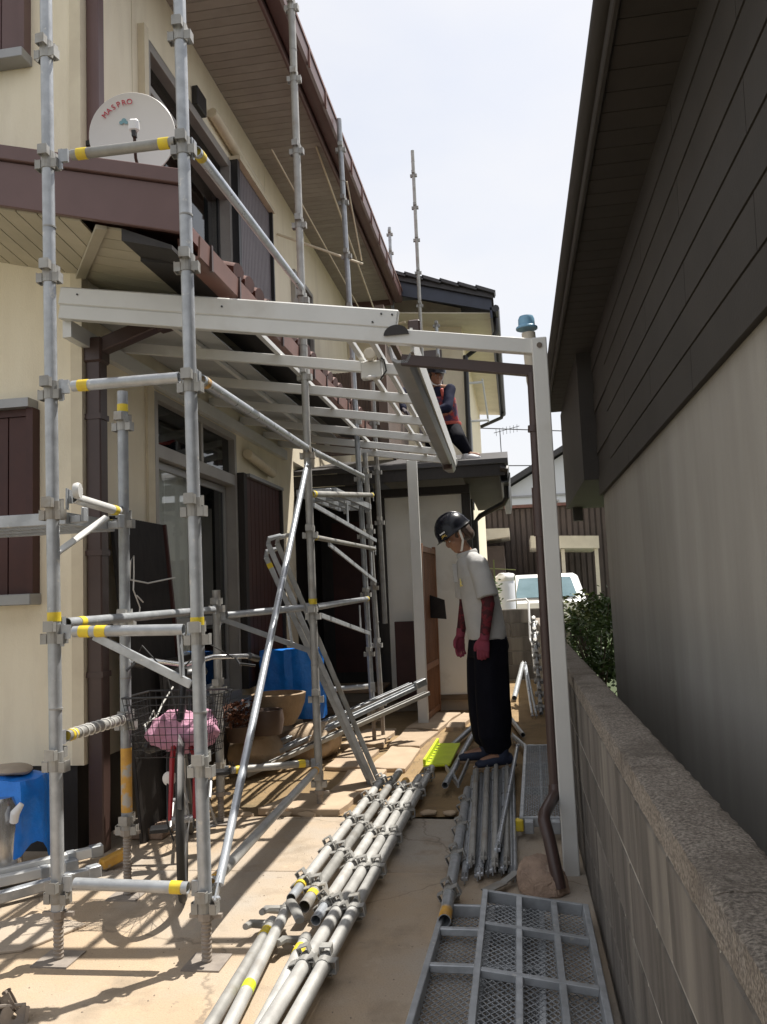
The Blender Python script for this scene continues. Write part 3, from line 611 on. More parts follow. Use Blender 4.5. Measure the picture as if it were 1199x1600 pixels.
for row in range(5):
    for k in range(3):
        place(blk, 'block', blockf, ew, M=Matrix.Translation((-.42+k*.4+(.1 if row % 2 else 0), 12.3, .10+row*.199)) @ Matrix.Rotation(math.pi/2, 4, 'Z'))
b = MB(); b.box((-.62, 12.26, -.05), (.6, 12.34, 1.0)); b.build('mortar_core', mortar, ew, smooth=False)

# ------------------------------------------------------------------ TERRACE FRAME
tf = thing('terrace_frame', 'white aluminium terrace roof frame with stripped sheets and open rafters beside the house', 'pergola', (-.9, 6, 0))
def tp(name, mb, m, par=tf, **k): return mb.build(name, m, par, **k)
pz = lambda x: 2.80-.167*(x+2.3)             # underside of rafters
b = MB(); b.beam((-2.29, 3.95, 2.825), (.15, 3.95, 2.420), .045, .072); tp('front_beam', b, alu, smooth=False, bev=.003)
b = MB(); pA, pB = V((-2.29, 3.94, 2.912)), V((-.50, 3.94, 2.612))
b.beam(pA, pB, .03, .098); fb = tp('end_panel', b, alu, smooth=False, bev=.008)
for t, dz in ((.955, .02), (.93, -.025), (.985, .02), (.06, .01), (.5, .0)):
    p = pA.lerp(pB, t); q = MB(); q.tube([(p.x, 3.919, p.z+dz), (p.x, 3.924, p.z+dz)], .005, 8); q.build('screw', blackp, fb)
for Y in (4.62, 5.36, 6.10, 6.84, 7.5, 8.0):
    b = MB(); b.beam((-2.29, Y, 2.835), (-.50, Y, 2.533), .035, .062); tp('rafter', b, alu, smooth=False, bev=.003)
for X in (-1.78, -1.30, -.80, -.68):
    b = MB(); z = pz(X)+.078; b.beam((X, 3.98, z), (X, 8.05, z), .028, .030); tp('purlin', b, alu, smooth=False, bev=.002)
b = MB(); b.prism([(-2.29, 3.98, pz(-2.29)+.10), (-1.62, 3.98, pz(-1.62)+.10), (-1.62, 8.05, pz(-1.62)+.10), (-2.29, 8.05, pz(-2.29)+.10)], (0, 0, .006)); tp('roof_sheet', b, sheet, smooth=False)
b = MB(); b.box((-2.298, 3.98, 2.70), (-2.25, 8.2, 2.79)); tp('wall_plate', b, alu, smooth=False)
# gutter of the terrace: white face outside, brown channel
b = MB(); b.prism([(-.45, 3.98, 2.58), (-.45, 3.98, 2.46), (-.436, 3.98, 2.46), (-.436, 3.98, 2.58)], (-.03, 3.3, -.085)); tp('gutter_face', b, alu, smooth=False)
b = MB(); sec = [(-.56, 2.50), (-.55, 2.43), (-.52, 2.41), (-.47, 2.41), (-.452, 2.44), (-.452, 2.46), (-.462, 2.45), (-.475, 2.425), (-.515, 2.425), (-.54, 2.44), (-.55, 2.50)]
b.prism([(x, 3.99, z) for x, z in sec], (-.02, 3.3, -.085)); tp('gutter', b, alug)
q = MB(); q.tube([(-.52, 6.9, 2.36), (-.515, 6.9, 2.30)], .04, 8); tp('gutter_outlet', q, dpipe)
q = MB(); q.prism([(-.51+.062*math.cos(R(a)), 3.921, 2.532+.05*math.sin(R(a))) for a in range(0, 181, 15)], (0, -.006, 0)); tp('end_cap', q, blackw, smooth=False)
q = MB(); q.box((-.462, 4.0, 2.52), (-.40, 4.04, 2.63)); tp('corner_bracket', q, dpipe, smooth=False, bev=.008)
b = MB(); b.box((.135, 3.905, -.01), (.205, 3.975, 2.455)); po = tp('post', b, alu, smooth=False, bev=.004)
q = MB(); q.tube([(.17, 3.898, 2.415), (.17, 3.904, 2.415)], .013, 10); q.build('bolt', darkst, po)
b = MB(); b.box((-1.025, 8.235, -.02), (-.925, 8.305, 2.62)); tp('post', b, alu, smooth=False, bev=.004)
b = MB(); b.beam((-.50, 4.01, 2.43), (.145, 4.01, 2.318), .04, .05); b.tube([(.130, 4.005, 2.31), (.120, 4.0, 1.0), (.118, 3.99, .36)], .024, 10)
b.tube([(.118, 3.99, .37), (.115, 3.96, .335), (.085, 3.86, .315), (.062, 3.76, .305), (.058, 3.73, .285), (.075, 3.70, .22), (.105, 3.655, .03)], .027, 10); tp('drain_pipe', b, dpipe)
for a_, c_ in ((1.52, 1.75), (2.02, 2.05)): q = MB(); q.tube([(.122, 4.0, a_), (.124, 4.0, c_)], .029, 10); q.build('pipe_collar', dpipe, tf)
# vent pipe with blue cap
vp = thing('vent_pipe', 'cream vent pipe with a pale blue cap behind the right terrace post', 'vent pipe', (.155, 4.35, 0))
q = MB(); q.tube([(.135, 4.30, 2.60), (.145, 4.30, 2.35), (.175, 4.28, 2.1), (.18, 4.28, 0)], [.036, .036, .026, .026], 14); q.build('pipe', creamp, vp)
q = MB(); q.lathe([(.0, .065), (.036, .064), (.042, .05), (.043, .015), (.056, .005), (.056, -.004), (.036, -.004), (.0, -.004)], Matrix.Translation((.128, 4.30, 2.625)), 20); q.build('cap', bluecap, vp)
# lamp box
lb = thing('outdoor_lamp', 'small white junction box with round lamp head fixed to the terrace rafters', 'lamp', (-.74, 4.55, 2.5))
b = MB(); b.box((-.80, 4.52, 2.49), (-.68, 4.575, 2.59)); b.build('junction_box', alu, lb, smooth=False, bev=.006)
q = MB(); q.tube([(-.745, 4.53, 2.62), (-.735, 4.47, 2.615)], [.03, .036], 14); q.tube([(-.735, 4.47, 2.615), (-.733, 4.462, 2.614)], .028, 14); q.build('lamp_head', creamp, lb)
q = MB(); q.ell((-.74, 4.50, 2.488), (.03, .02, .012)); q.build('sensor', white, lb)
q = MB(); q.tube([(-.71, 4.5, 2.62), (-.66, 4.49, 2.58), (-.65, 4.5, 2.52), (-.69, 4.52, 2.475)], .005, 6); q.build('cable', cable, lb)

# ------------------------------------------------------------------ SCAFFOLD
def coupler_mesh():
    m = MB(); m.tube([(0, 0, -.034), (0, 0, .036)], .0275, 14)
    for ang, z in ((0, -.018), (math.pi, -.018), (math.pi/2, .028), (-math.pi/2, .028)):
        c, s = math.cos(ang), math.sin(ang); Mx = Matrix(((c, -s, 0, 0), (s, c, 0, 0), (0, 0, 1, z), (0, 0, 0, 1)))
        m.obox(Mx, .0035, .038, .040, (.0455, 0, .002)); m.obox(Mx, .024, .0035, .036, (.034, .0185, 0)); m.obox(Mx, .024, .0035, .036, (.034, -.0185, 0))
    return m.mesh('coupler', False)
CPL = coupler_mesh()
def jack_parts(par, x, y, z0, zt):
    q = MB(); q.box((x-.07, y-.07, z0), (x+.07, y+.07, z0+.006)); q.build('base_plate', dusty, par, smooth=False)
    n = max(4, int((zt-z0)/.007)); q = MB(); q.tube([(x, y, z0+.006+(zt-z0)*i/n) for i in range(n+1)], [.0195 if i % 2 else .0165 for i in range(n+1)], 10); q.build('jack_screw', dusty, par)
    q = MB(); q.tube([(x, y, zt-.03), (x, y, zt-.005)], .030, 8); q.box((x-.06, y-.008, zt-.024), (x+.06, y+.008, zt-.010)); q.build('jack_nut', dusty, par)
def scaffold_post(x, y, ztop, pz0, sp, label, zb=0., lean=0., m=galv, base=True, tapes=(), zmin=None, jack=.17):
    t = thing('scaffold_post', label, 'scaffold post', (x, y, zb), 'upright scaffold posts')
    X = lambda z: x+lean*(z-zb)
    zs0 = zb+jack if base else (zmin if zmin is not None else zb)
    q = MB(); q.pipe((X(zs0), y, zs0), (X(ztop), y, ztop), .0243, 16); q.build('tube', m, t)
    z = pz0; k = 0
    while z < ztop-.03:
        if z > zs0-.02: place(CPL, 'coupler', galv if k % 3 else galv2, t, M=Matrix.Translation((X(z), y, z)) @ Matrix.Rotation(random.uniform(-.12, .12), 4, 'Z'))
        # section joints: a sleeve every fourth pocket
        if k % 4 == 1 and z+.2 < ztop: q = MB(); q.tube([(X(z), y, z+.19), (X(z), y, z+.197)], .026, 14); q.build('sleeve', galv2, t)
        z += sp; k += 1
    if base: jack_parts(t, x, y, zb, zs0+.01)
    for z in tapes:
        q = MB(); q.tube([(X(z), y, z), (X(z), y, z+.035)], .0256, 14); q.build('tape_band', tape, t)
    return t
P1 = (-1.724, 2.944); P2 = (-1.160, 2.951); PL = (-1.772, 3.59); P3 = (-1.262, 5.1); PM = (-1.772, 4.77); P4 = (-1.30, 7.30)
scaffold_post(*P1, 4.2, .235, .471, 'front left scaffold post at the corner with base plate, nearest the cream front wall', lean=-.012, tapes=(1.225,))
scaffold_post(*P2, 4.2, .207, .474, 'tall front scaffold post standing right behind the bicycle wheel with square base plate', lean=-.010, tapes=(1.185,))
scaffold_post(*PL, 2.272, .30, .455, 'short scaffold post with orange paint near its foot in front of the black panel', tapes=(2.175,), jack=.28)
scaffold_post(*P3, 5.6, .159, .5085, 'tall scaffold post with the steep diagonal brace rising to it', lean=-.0025, m=galv2, tapes=(1.235,), jack=.1)
scaffold_post(*PM, 1.345, .30, .475, 'short scaffold post behind the bicycle handlebar beside the window', m=galv2)
scaffold_post(*P4, 5.75, .26, .52, 'slim scaffold post reaching past the eave edge in front of the porch', lean=-.018, jack=.2)
scaffold_post(-1.262, 7.55, 2.60, .32, .52, 'short dark scaffold post under the yellow tape knot at the porch', lean=-.025, m=galv2, jack=.25)
scaffold_post(-1.27, 8.05, 3.4, 2.0, .5, 'scaffold post passing up through the terrace rafters by the porch fascia', lean=-.012, m=galv2, base=False, zmin=1.0)
scaffold_post(-1.11, 11.2, 7.53, 2.9, .475, 'lone thin scaffold post rising against the sky past the roof', m=galv2, zb=3.5, base=False, zmin=3.2)
scaffold_post(-.90, 11.3, 5.05, 3.1, .475, 'short pale scaffold post beside the lone tall one in front of the rear wing', base=False, zmin=3.2)
scaffold_post(-1.62, 12.2, 6.9, 6.2, .3, 'tip of a scaffold post peeking over the main eave end', base=False, zmin=4.2)
scaffold_post(-.90, 8.3, 3.15, 2.95, .475, 'thin scaffold post tip under the lamp box at the terrace gutter', base=False, zmin=2.3) if False else None
q = MB(); q.box((PL[0]+.004, PL[1]-.0255, .38), (PL[0]+.022, PL[1]-.016, .62)); 
op = [o for o in COL.objects if o.name == 'scaffold_post.002'][0]
q = MB(); q.tube([(PL[0], PL[1], .36), (PL[0], PL[1], .64)], .0249, 14); q.build('paint_patch', orange, op)

def wedge(mb, p, a):      # end head that hooks into the pocket: plate + wedge
    M = frame_from(a, (0, 0, 1), p)
    mb.obox(M, .052, .014, .030, (.0, 0, .010)); mb.obox(M, .085, .006, .018, (-.012, 0, .028))
def ledger(p0, p1, label, m=galv, r=.0213, tapes=('a',), group='scaffold ledgers between the posts', tm_=None, cat='scaffold tube', name='scaffold_ledger'):
    p0, p1 = V(p0), V(p1); a = (p1-p0).normalized(); p0 = p0+a*.045; p1 = p1-a*.045
    t = thing(name, label, cat, tuple(p0), group)
    q = MB(); q.pipe(p0+a*.02, p1-a*.02, r, 14); q.build('tube', m, t)
    q = MB(); wedge(q, p0+a*.0, -a); q.build('wedge_head', galv, t, smooth=False)
    q = MB(); wedge(q, p1, a); q.build('wedge_head', galv, t, smooth=False)
    L = (p1-p0).length
    for s in tapes:
        f = {'a': .045, 'b': L-.085, 'c': .11}[s]; q = MB(); q.tube([p0+a*f, p0+a*(f+.042)], r+.0016, 14); q.build('tape_band', tm_ or tape, t)
    return t
def at(P, z): return (P[0], P[1], z)
ledger(at(P1, 3.075), at(P2, 3.075), 'topmost cross tube between the two front posts, passing before the satellite dish', tapes=('a', 'b'), m=galv2)
ledger(at(P1, 2.13), at(P2, 2.13), 'cross tube with a dark hole, second from top between the front posts', tapes=('a',))
ledger(at(P1, 1.185), at(P2, 1.175), 'waist high cross tube with two yellow bands and bracket between the front posts', tapes=('a', 'c'))
ledger(at(P1, .27), at(P2, .255), 'lowest cross tube with one yellow band just above the ground at front', tapes=('b',))
ledger(at(P2, 3.06), at(P3, 3.27), 'bright upper guard tube sloping from tall front post towards the upper wall', m=bright, tapes=('a',))
ledger(at(P2, 2.13), at(P3, 2.22), 'long guard tube with orange end running back at head height, nearer half', m=bright, tm_=orange, tapes=('a',))
ledger(at(P3, 2.22), at(P4, 2.34), 'long guard tube continuing back at head height to the porch, farther half', m=galv, tapes=())
ledger(at(P2, .25), at(P3, .24), 'low tube with yellow and blue painted ends running back along the ground', m=paleg, tm_=orange, tapes=('a', 'b'), name='scaffold_ledger')
ledger(at(P1, 1.215), at(PM, 1.23), 'ribbed pale tube running back beside the window at waist height', m=galv, tapes=('c',))
ledger(at(PM, 1.19), at(P3, 1.22), 'cross tube at waist height between short post and brace post', tapes=())
ledger(at(P1, .79), at(PL, .77), 'short tube wrapped with spiral cord joining front left post to the orange marked post', m=galv2, tapes=('a',))
ledger(at(PM, .29), at(P3, .27), 'low dark cross tube with yellow ends behind the diagonal brace', m=galv2, tapes=('a', 'b'))
ledger(at(P3, 1.66), (-1.262, 7.55, 1.70), 'thin cross tube with taped bands in the porch opening, upper one', m=galv2, r=.017, tapes=('a',))
ledger(at(P3, 1.215), at(P4, 1.25), 'pale cross tube with clamp in the porch opening, lower one', tapes=('b',))
ledger(at(P3, 1.93), (-1.262, 7.55, 2.20), 'platform tube with yellow clamps below the porch fascia', m=galv2, tapes=('a', 'b'))
ledger((-1.75, 7.1, .48), (-1.25, 7.2, .5), 'low pale tube in front of the porch deck', tapes=())
# spiral cord on the short tube
sc = []
pa, pb = V(at(P1, .79)), V(at(PL, .77)); ax_ = (pb-pa).normalized(); Mx = frame_from(ax_, (0, 0, 1), pa)
for i in range(120): t = i/119; sc.append(Mx @ V((.0235*math.cos(t*60), .0235*math.sin(t*60), .1+t*(.5))))
q = MB(); q.tube(sc, .003, 5); tag(q.build('cord', cordm), 'thin pale cord wound in a spiral round the short scaffold tube', 'cord')
# steep diagonal brace
def brace(p0, p1, label, m=bright, r=.0136, group=None, name='scaffold_brace'):
    p0, p1 = V(p0), V(p1); a = (p1-p0).normalized()
    t = thing(name, label, 'scaffold brace', tuple(p0), group)
    q = MB(); q.tube([p0+a*.04, p1-a*.04], r, 12); q.build('tube', m, t)
    for p, s in ((p0, 1), (p1, -1)):
        M = frame_from(a*s, (0, 0, 1), p); q = MB(); q.obox(M, .036, .007, .10, (0, 0, .02)); q.obox(M, .016, .03, .012, (0, 0, -.01)); q.build('flattened_end', m, t, smooth=False, bev=.003)
    return t
brace((P2[0]+.045, P2[1]-.01, .235), (P3[0]+.0, P3[1]-.06, 2.10), 'steep bright diagonal brace from the front post foot up to the tall post', r=.017)
# brackets (triangular arms)
def arm_bracket(p0, p1, p2, p3, label):
    t = thing('arm_bracket', label, 'bracket', p0, 'triangular arm brackets on the scaffold')
    q = MB(); q.beam(p0, p1, .012, .032); q.build('strut', galv, t, smooth=False, bev=.002)
    q = MB(); q.beam(p2, p3, .010, .030, up=(0, 1, 0)); q.build('hanger', galv, t, smooth=False, bev=.002)
    return t
arm_bracket((-1.58, 2.95, 1.165), (-1.20, 2.95, .975), (-1.245, 2.955, 1.165), (-1.235, 2.955, 1.0), 'diagonal strut with flat hanger below the waist high front tube')
arm_bracket((-1.75, 4.8, 1.17), (-1.29, 5.08, .95), (-1.40, 5.0, 1.19), (-1.38, 5.0, 1.0), 'diagonal strut with hanger below the waist tube beside the brace post')
arm_bracket((-1.262, 5.3, 1.16), (-1.29, 7.2, .95), (-1.29, 6.8, 1.2), (-1.29, 6.8, .98), 'diagonal strut in the porch opening, lower one')
arm_bracket((-1.262, 5.6, 1.64), (-1.262, 7.5, 1.40), (-1.262, 7.3, 1.66), (-1.262, 7.3, 1.45), 'diagonal strut in the porch opening, upper one')
arm_bracket((-1.262, 5.2, 1.87), (-1.262, 7.6, 1.78), (-1.262, 6.3, 2.0), (-1.262, 6.3, 1.84), 'diagonal strut under the porch platform')
q = MB(); q.beam((-1.80, 3.06, 1.49), (-1.715, 3.32, 1.655), .03, .012, up=(0, 1, 0)); tag(q.build('platform_stay', alu, smooth=False, bev=.003), 'short flat white stay slanting below the left platform', 'stay')
# decks
def deck(name, label, o, ex, ey, w, l, h, mesh_sp, longs, crosses, ez=None, m=galv, hooks=True, top=False, group='steel mesh scaffold decks'):
    """frame deck: origin o, ex across, ey along"""
    o = V(o); ex = V(ex).normalized(); ey = V(ey); ey = (ey-ex*ey.dot(ex)).normalized(); ez = ex.cross(ey)
    M = Matrix(((ex.x, ey.x, ez.x, o.x), (ex.y, ey.y, ez.y, o.y), (ex.z, ey.z, ez.z, o.z), (0, 0, 0, 1)))
    t = thing(name, label, 'scaffold deck', tuple(o), group)
    def bar(nm, x0, y0, x1, y1, z0=0, z1=h):
        q = MB(); q.obox(M, abs(x1-x0), abs(y1-y0), z1-z0, ((x0+x1)/2, (y0+y1)/2, (z0+z1)/2)); return q.build(nm, m, t, smooth=False, bev=.0025)
    fw = .022
    bar('side_rail', 0, 0, fw, l); bar('side_rail', w-fw, 0, w, l)
    bar('end_rail', fw, 0, w-fw, fw*.8); bar('end_rail', fw, l-fw*.8, w-fw, l)
    zb = 0 if not top else h*.4
    for x in longs: bar('long_bar', x-.011, fw, x+.011, l-fw, h*.35 if not top else 0, h if not top else h-.006)
    for y in crosses: bar('cross_bar', fw, y-.012, w-fw, y+.012, h*.45 if not top else 0, h+.001 if not top else h-.008)
    q = MB(); zc = .004 if not top else h-.002; wi, li = w-2*fw, l-2*fw
    def strand(x0, y0, x1, y1): q.beam(M @ V((fw+x0, fw+y0, zc)), M @ V((fw+x1, fw+y1, zc)), .0032, .003, up=ez)
    sl2 = .75
    k = -wi/sl2*1.0
    s_ = mesh_sp
    n = int((li+wi/sl2)/s_)+1
    for i in range(n):
        y0 = -wi/sl2+i*s_
        # rising strand y = y0 + x/sl2
        xa = max(0, -y0*sl2); xb = min(wi, (li-y0)*sl2)
        if xb > xa+.005: strand(xa, y0+xa/sl2, xb, y0+xb/sl2)
        y1 = y0+wi/sl2
        xa = max(0, (y1-li)*sl2); xb = min(wi, y1*sl2)
        if xb > xa+.005: strand(xa, y1-xa/sl2, xb, y1-xb/sl2)
    q.build('mesh_panel', m, t, smooth=False, kind='stuff')
    if hooks:
        for x in (.05, w-.05):
            for y, s in ((0, -1), (l, 1)):
                q = MB(); q.obox(M, .045, .05, .03, (x, y+s*.026, h*.55)); q.obox(M, .045, .010, .06, (x, y+s*.056, h*.2)); q.build('hook', m, t, smooth=False, bev=.003)
    return t
deck('mesh_deck', 'upturned mesh deck lying on top nearest the block wall, frame bars up', (-.205, 1.90, .062), (1, .0, -.13), (.02, 1, .012), .40, 1.46, .045, .034, (.14, .27), (.35, .80, 1.15), hooks=False)
deck('mesh_deck', 'upturned mesh deck lying underneath and left of the other at bottom', (-.40, 1.98, .004), (1, -.025, 0), (.025, 1, 0), .40, 1.44, .045, .034, (.20, .32), (.42, .90, 1.2), hooks=False)
deck('mesh_deck', 'narrow mesh deck lying flat by the white post foot beyond the rock', (-.055, 4.50, .05), (1, -.02, 0), (-.02, 2.1, .0), .235, 2.05, .05, .034, (.117,), (.7, 1.4), top=True)
deck('mesh_deck', 'scaffold deck plank hooked between the left posts in front of the lower window', (-4.2, 3.1, 1.66), (0, 1, 0), (1, 0, 0), .42, 2.42, .05, .05, (.14, .28), (.6, 1.2, 1.8), top=True)
deck('mesh_deck', 'mesh deck up on the scaffold in front of the dark porch', (-1.56, 5.9, 2.02), (1, 0, 0), (0, 1, .02), .30, 1.5, .05, .05, (.1, .2), (.5, 1.0), top=True)
ledger((-4.2, 3.62, 1.62), (PL[0]+.02, PL[1]+.03, 1.655), 'tube with yellow band running left under the platform to the short post', m=galv2, tapes=('b',))
q = MB(); q.lathe([(.0, -.012), (.03, -.012), (.034, 0), (.03, .012), (.0, .012)], frame_from((1, .2, 0), (0, 0, 1), (-1.70, 3.05, 1.735)), 16); tag(q.build('clamp_disc', alu), 'round white clamp disc on the corner of the left platform', 'clamp')
ledger((-1.735, 3.02, 1.715), (PL[0], PL[1], 1.70), 'white painted short tube with clamp from left platform corner to the short post', m=alu, tapes=('b',))

# leaning rails
def hrail(p0, p1, label, m=galv, w=.05, h=.03, hook=True, tp_=False, up=(0, 0, 1), group='leaning scaffold rails'):
    p0, p1 = V(p0), V(p1); a = (p1-p0).normalized(); t = thing('scaffold_rail', label, 'scaffold rail', tuple(p0), group)
    M = frame_from(a, V(up).cross(a), p0); L = (p1-p0).length; q = MB()
    q.obox(M, w, .004, L, (0, -h/2, L/2)); q.obox(M, .004, h, L, (-w/2, 0, L/2)); q.obox(M, .004, h, L, (w/2, 0, L/2)); q.obox(M, .012, .004, L, (-w/2+.008, h/2, L/2)); q.obox(M, .012, .004, L, (w/2-.008, h/2, L/2))
    q.build('channel', m, t, smooth=False, bev=.001)
    if hook:
        q = MB(); q.tube([M @ V((0, 0, L)), M @ V((0, -.02, L+.03)), M @ V((0, -.09, L+.02)), M @ V((0, -.11, L+.0))], [.016, .018, .014, .010], 8); q.build('hook', m, t)
    if tp_:
        q = MB(); q.obox(M, w+.006, h+.006, .035, (0, 0, L-.06)); q.build('tape_band', tape, t, smooth=False)
    return t
hrail((-1.01, 5.60, .02), (-1.56, 5.16, 1.63), 'leaning grey steel rail, uppermost of the bundle, hooked end up', up=(-1, -.3, -.2), m=galv)
hrail((-.985, 5.66, .02), (-1.53, 5.26, 1.64), 'leaning grey steel rail at the right of the bundle', up=(-1, -.3, -.2), m=galv2)
hrail((-1.045, 5.64, .02), (-1.62, 5.30, 1.555), 'leaning grey steel rail with yellow tape at its top', up=(-1, -.3, -.2), tp_=True)
hrail((-1.06, 5.70, .02), (-1.58, 5.40, 1.52), 'leaning cream rail behind the grey leaning rails', up=(-1, -.3, -.2), m=creamp, hook=False)
hrail((-2.12, 6.05, .03), (-.90, 7.45, .47), 'long flat rail sloping up to the white post, upper of the pair', m=galv, w=.07, hook=False, group='rails sloping up to the white post')
hrail((-2.02, 5.95, .02), (-.83, 7.42, .40), 'long flat rail sloping up to the white post, lower of the pair', m=galv2, w=.06, hook=False, group='rails sloping up to the white post')
hrail((-2.2, 6.15, .06), (-1.0, 7.6, .46), 'perforated pale rail behind the sloping pair', m=galv, w=.05, hook=False, group='rails sloping up to the white post')
q = MB(); q.beam((-.93, 7.38, .47), (-.85, 7.46, .50), .05, .06); tag(q.build('rail_bracket', galv, smooth=False, bev=.004), 'square bracket piece on the raised end of the sloping rails', 'bracket')

# posts lying in the bundle
def lying_post(p0, p1, label, m=galv, sp=.475, first=.25, spigot=0, tapes=(), r=.0243, roll=0., n=9, endc=None, group='steel posts lying in the bundle on the ground', far=0):
    """p0 = near end, p1 = far end"""
    p0, p1 = V(p0), V(p1); a = (p1-p0).normalized(); L = (p1-p0).length
    t = thing('lying_post', label, 'scaffold post', tuple(p0), group)
    q = MB(); q.pipe(p0+a*spigot, p1, r, 16); q.build('tube', m, t)
    if spigot: q = MB(); q.pipe(p0, p0+a*spigot, r-.004, 14); q.build('spigot', bright, t)
    M = frame_from(a, (math.cos(roll), 0, math.sin(roll)), p0); z = spigot+first; k = 0
    while z < L-.03 and k < n:
        place(CPL, 'coupler', m if k % 2 else galv, t, M=M @ Matrix.Translation((0, 0, z)) @ Matrix.Rotation(random.uniform(-.08, .08), 4, 'Z')); z += sp; k += 1
    for f in tapes: q = MB(); q.tube([p0+a*f, p0+a*(f+.04)], r+.0018, 14); q.build('tape_band', tape, t)
    if endc: q = MB(); q.tube([p0+a*.0, p0+a*.10] if endc[1] == 0 else [p1-a*.10, p1], r+.0007, 16, cap=False); q.build('paint_band', endc[0], t)
    return t
zt = .066
lying_post((-.974, 3.40, zt), (-.946, 5.60, zt), 'lying post with bright pipe end, leftmost of the far bundle', m=paleg, spigot=.15, first=.04, tapes=(.13,), sp=.475, roll=.5)
lying_post((-.888, 3.28, zt+.012), (-.866, 5.78, zt), 'brownish lying post, second from left in the far bundle', m=galv2, spigot=.0, first=.20, tapes=(.10,), roll=.2)
lying_post((-.818, 3.18, zt), (-.782, 5.50, zt), 'lying post with yellow collar and open end, third from left', m=paleg, spigot=.13, first=.04, tapes=(.16,), roll=.6, endc=(orange, 1))
lying_post((-.778, 2.2, zt), (-.708, 5.60, zt), 'long lying post, second from right in the bundle', m=paleg, first=.62, sp=.475, roll=.3)
lying_post((-.708, 2.2, zt), (-.655, 5.9, zt), 'long bright lying post along the right edge of the bundle', m=paleg, first=.62, sp=.475, roll=.1)
def lying_ledger(p0, p1, label, m=galv, tp2=True, head=True):
    p0, p1 = V(p0), V(p1); a = (p1-p0).normalized(); L = (p1-p0).length
    t = thing('lying_tube', label, 'scaffold tube', tuple(p0), 'tubes lying in the near bundle')
    q = MB(); q.pipe(p0, p1, .0213, 14); q.build('tube', m, t)
    if tp2: q = MB(); q.tube([p1-a*.11, p1-a*.055], .0232, 14); q.build('tape_band', tape, t)
    if head:
        q = MB(); M = frame_from(a, (1, 0, .2), p1); q.tube([M @ V((0, 0, -.02)), M @ V((0, 0, .03))], .023, 12); q.tube([M @ V((0, 0, .02)), M @ V((-.04, .01, .05)), M @ V((-.075, -.02, .0)), M @ V((-.08, -.03, -.05))], [.016, .018, .015, .012], 8); q.build('wedge_head', galv2, t)
    return t
lying_ledger((-.945, 2.1, .03), (-.99, 3.17, .05), 'grey lying tube with yellow collar and hooked head, leftmost at the bottom', m=galv2)
lt = lying_ledger((-.875, 2.1, .03), (-.952, 3.25, .075), 'bright lying tube with a green mark near the bottom edge', m=paleg, tp2=False)
q = MB(); pp = V((-.875, 2.1, .03)).lerp(V((-.952, 3.25, .075)), .47); q.tube([pp, pp+V((-.003, .045, .0018))], .0219, 14); q.build('paint_mark', yplast, lt)
lying_ledger((-.80, 2.1, .03), (-.826, 3.04, .045), 'lying tube with yellow top collar in the middle of the near bundle', m=paleg)
q = MB(); q.tube([(-.94, 3.27, .10), (-.90, 3.19, .105), (-.86, 3.11, .09)], [.02, .022, .018], 10, ry=[.012]*3); tag(q.build('tube_hook', galv2), 'flat steel hook lying across the near bundle between yellow collars', 'hook')
lying_post((-.338, 3.24, .05), (-.372, 5.32, .05), 'single lying post with orange end beside the brace bundle', m=galv, first=.30, sp=.475, roll=.4, endc=(orange, 0), group='single lying posts')
lying_post((-.36, 5.12, .03), (-.335, 5.62, .03), 'short tube with side peg beyond the single lying post', m=galv2, r=.022, n=0, group='short loose tubes')
# loose tubes round the worker's feet
def loose(p0, p1, label, r=.0213, m=galv):
    t = thing('loose_tube', label, 'scaffold tube', p0, 'short loose tubes'); q = MB(); q.pipe(p0, p1, r, 12); q.build('tube', m, t)
    a = (V(p1)-V(p0)).normalized(); q = MB(); wedge(q, V(p1), a); q.build('wedge_head', galv2, t, smooth=False); return t
loose((-.52, 5.40, .06), (-.43, 7.15, .09), 'tube slanting from the lime tray towards the worker', m=galv)
loose((-.60, 6.9, .03), (-.44, 7.9, .06), 'open ended tube lying left of the worker pointing at the flagstones')
loose((-.47, 7.2, .03), (-.40, 8.0, .05), 'taped tube end lying behind the worker feet', m=galv2)
loose((-.02, 7.4, .03), (-.14, 8.4, .03), 'short tube lying behind the worker towards the wall')
loose((.02, 6.6, .05), (-.10, 7.2, .05), 'short tube with yellow end beside the narrow mesh deck')
loose((-.10, 9.9, .03), (.02, 10.9, .33), 'thick tube propped against the wall at the far end', r=.03, m=galv)
q = MB(); q.beam((-.56, 5.95, .06), (-.44, 5.45, .05), .012, .035); q.beam((-.44, 5.45, .05), (-.40, 5.95, .10), .012, .035); q.beam((-.44, 5.45, .05), (-.50, 5.75, .07), .01, .03); tag(q.build('arm_bracket', galv, smooth=False), 'triangular arm bracket lying at the right edge of the pipe bundle', 'bracket', 'triangular arm brackets on the scaffold')
# brace bundle
for k in range(13):
    x0 = -.30+k*.0175+random.uniform(-.006, .006); y0 = 3.82+random.uniform(-.06, .10); x1 = -.365+k*.0205+random.uniform(-.01, .01); y1 = 5.85+random.uniform(-.15, .2); z = .025+.028*(k % 3)
    brace((x0, y0, z), (x1, y1, z+.01), 'galvanised brace tube lying in the bundle under the worker feet', m=[galv, bright, galv2][k % 3], r=.0155, group='brace tubes lying under the worker')
brace((-.155, 3.95, .10), (-.06, 6.35, .13), 'single brace lying slanted on top of the brace bundle', m=bright)
brace((-.08, 3.80, .03), (-.10, 6.1, .04), 'brace with a kinked end at the right edge of the brace bundle', m=galv)
q = MB(); q.beam((-.20, 3.62, .03), (-.13, 3.72, .03), .05, .006); q.beam((-.13, 3.72, .03), (-.07, 3.80, .05), .035, .006); tag(q.build('clamp_plate', galv2, smooth=False), 'small bent steel plate lying just beyond the upturned decks', 'clamp plate')
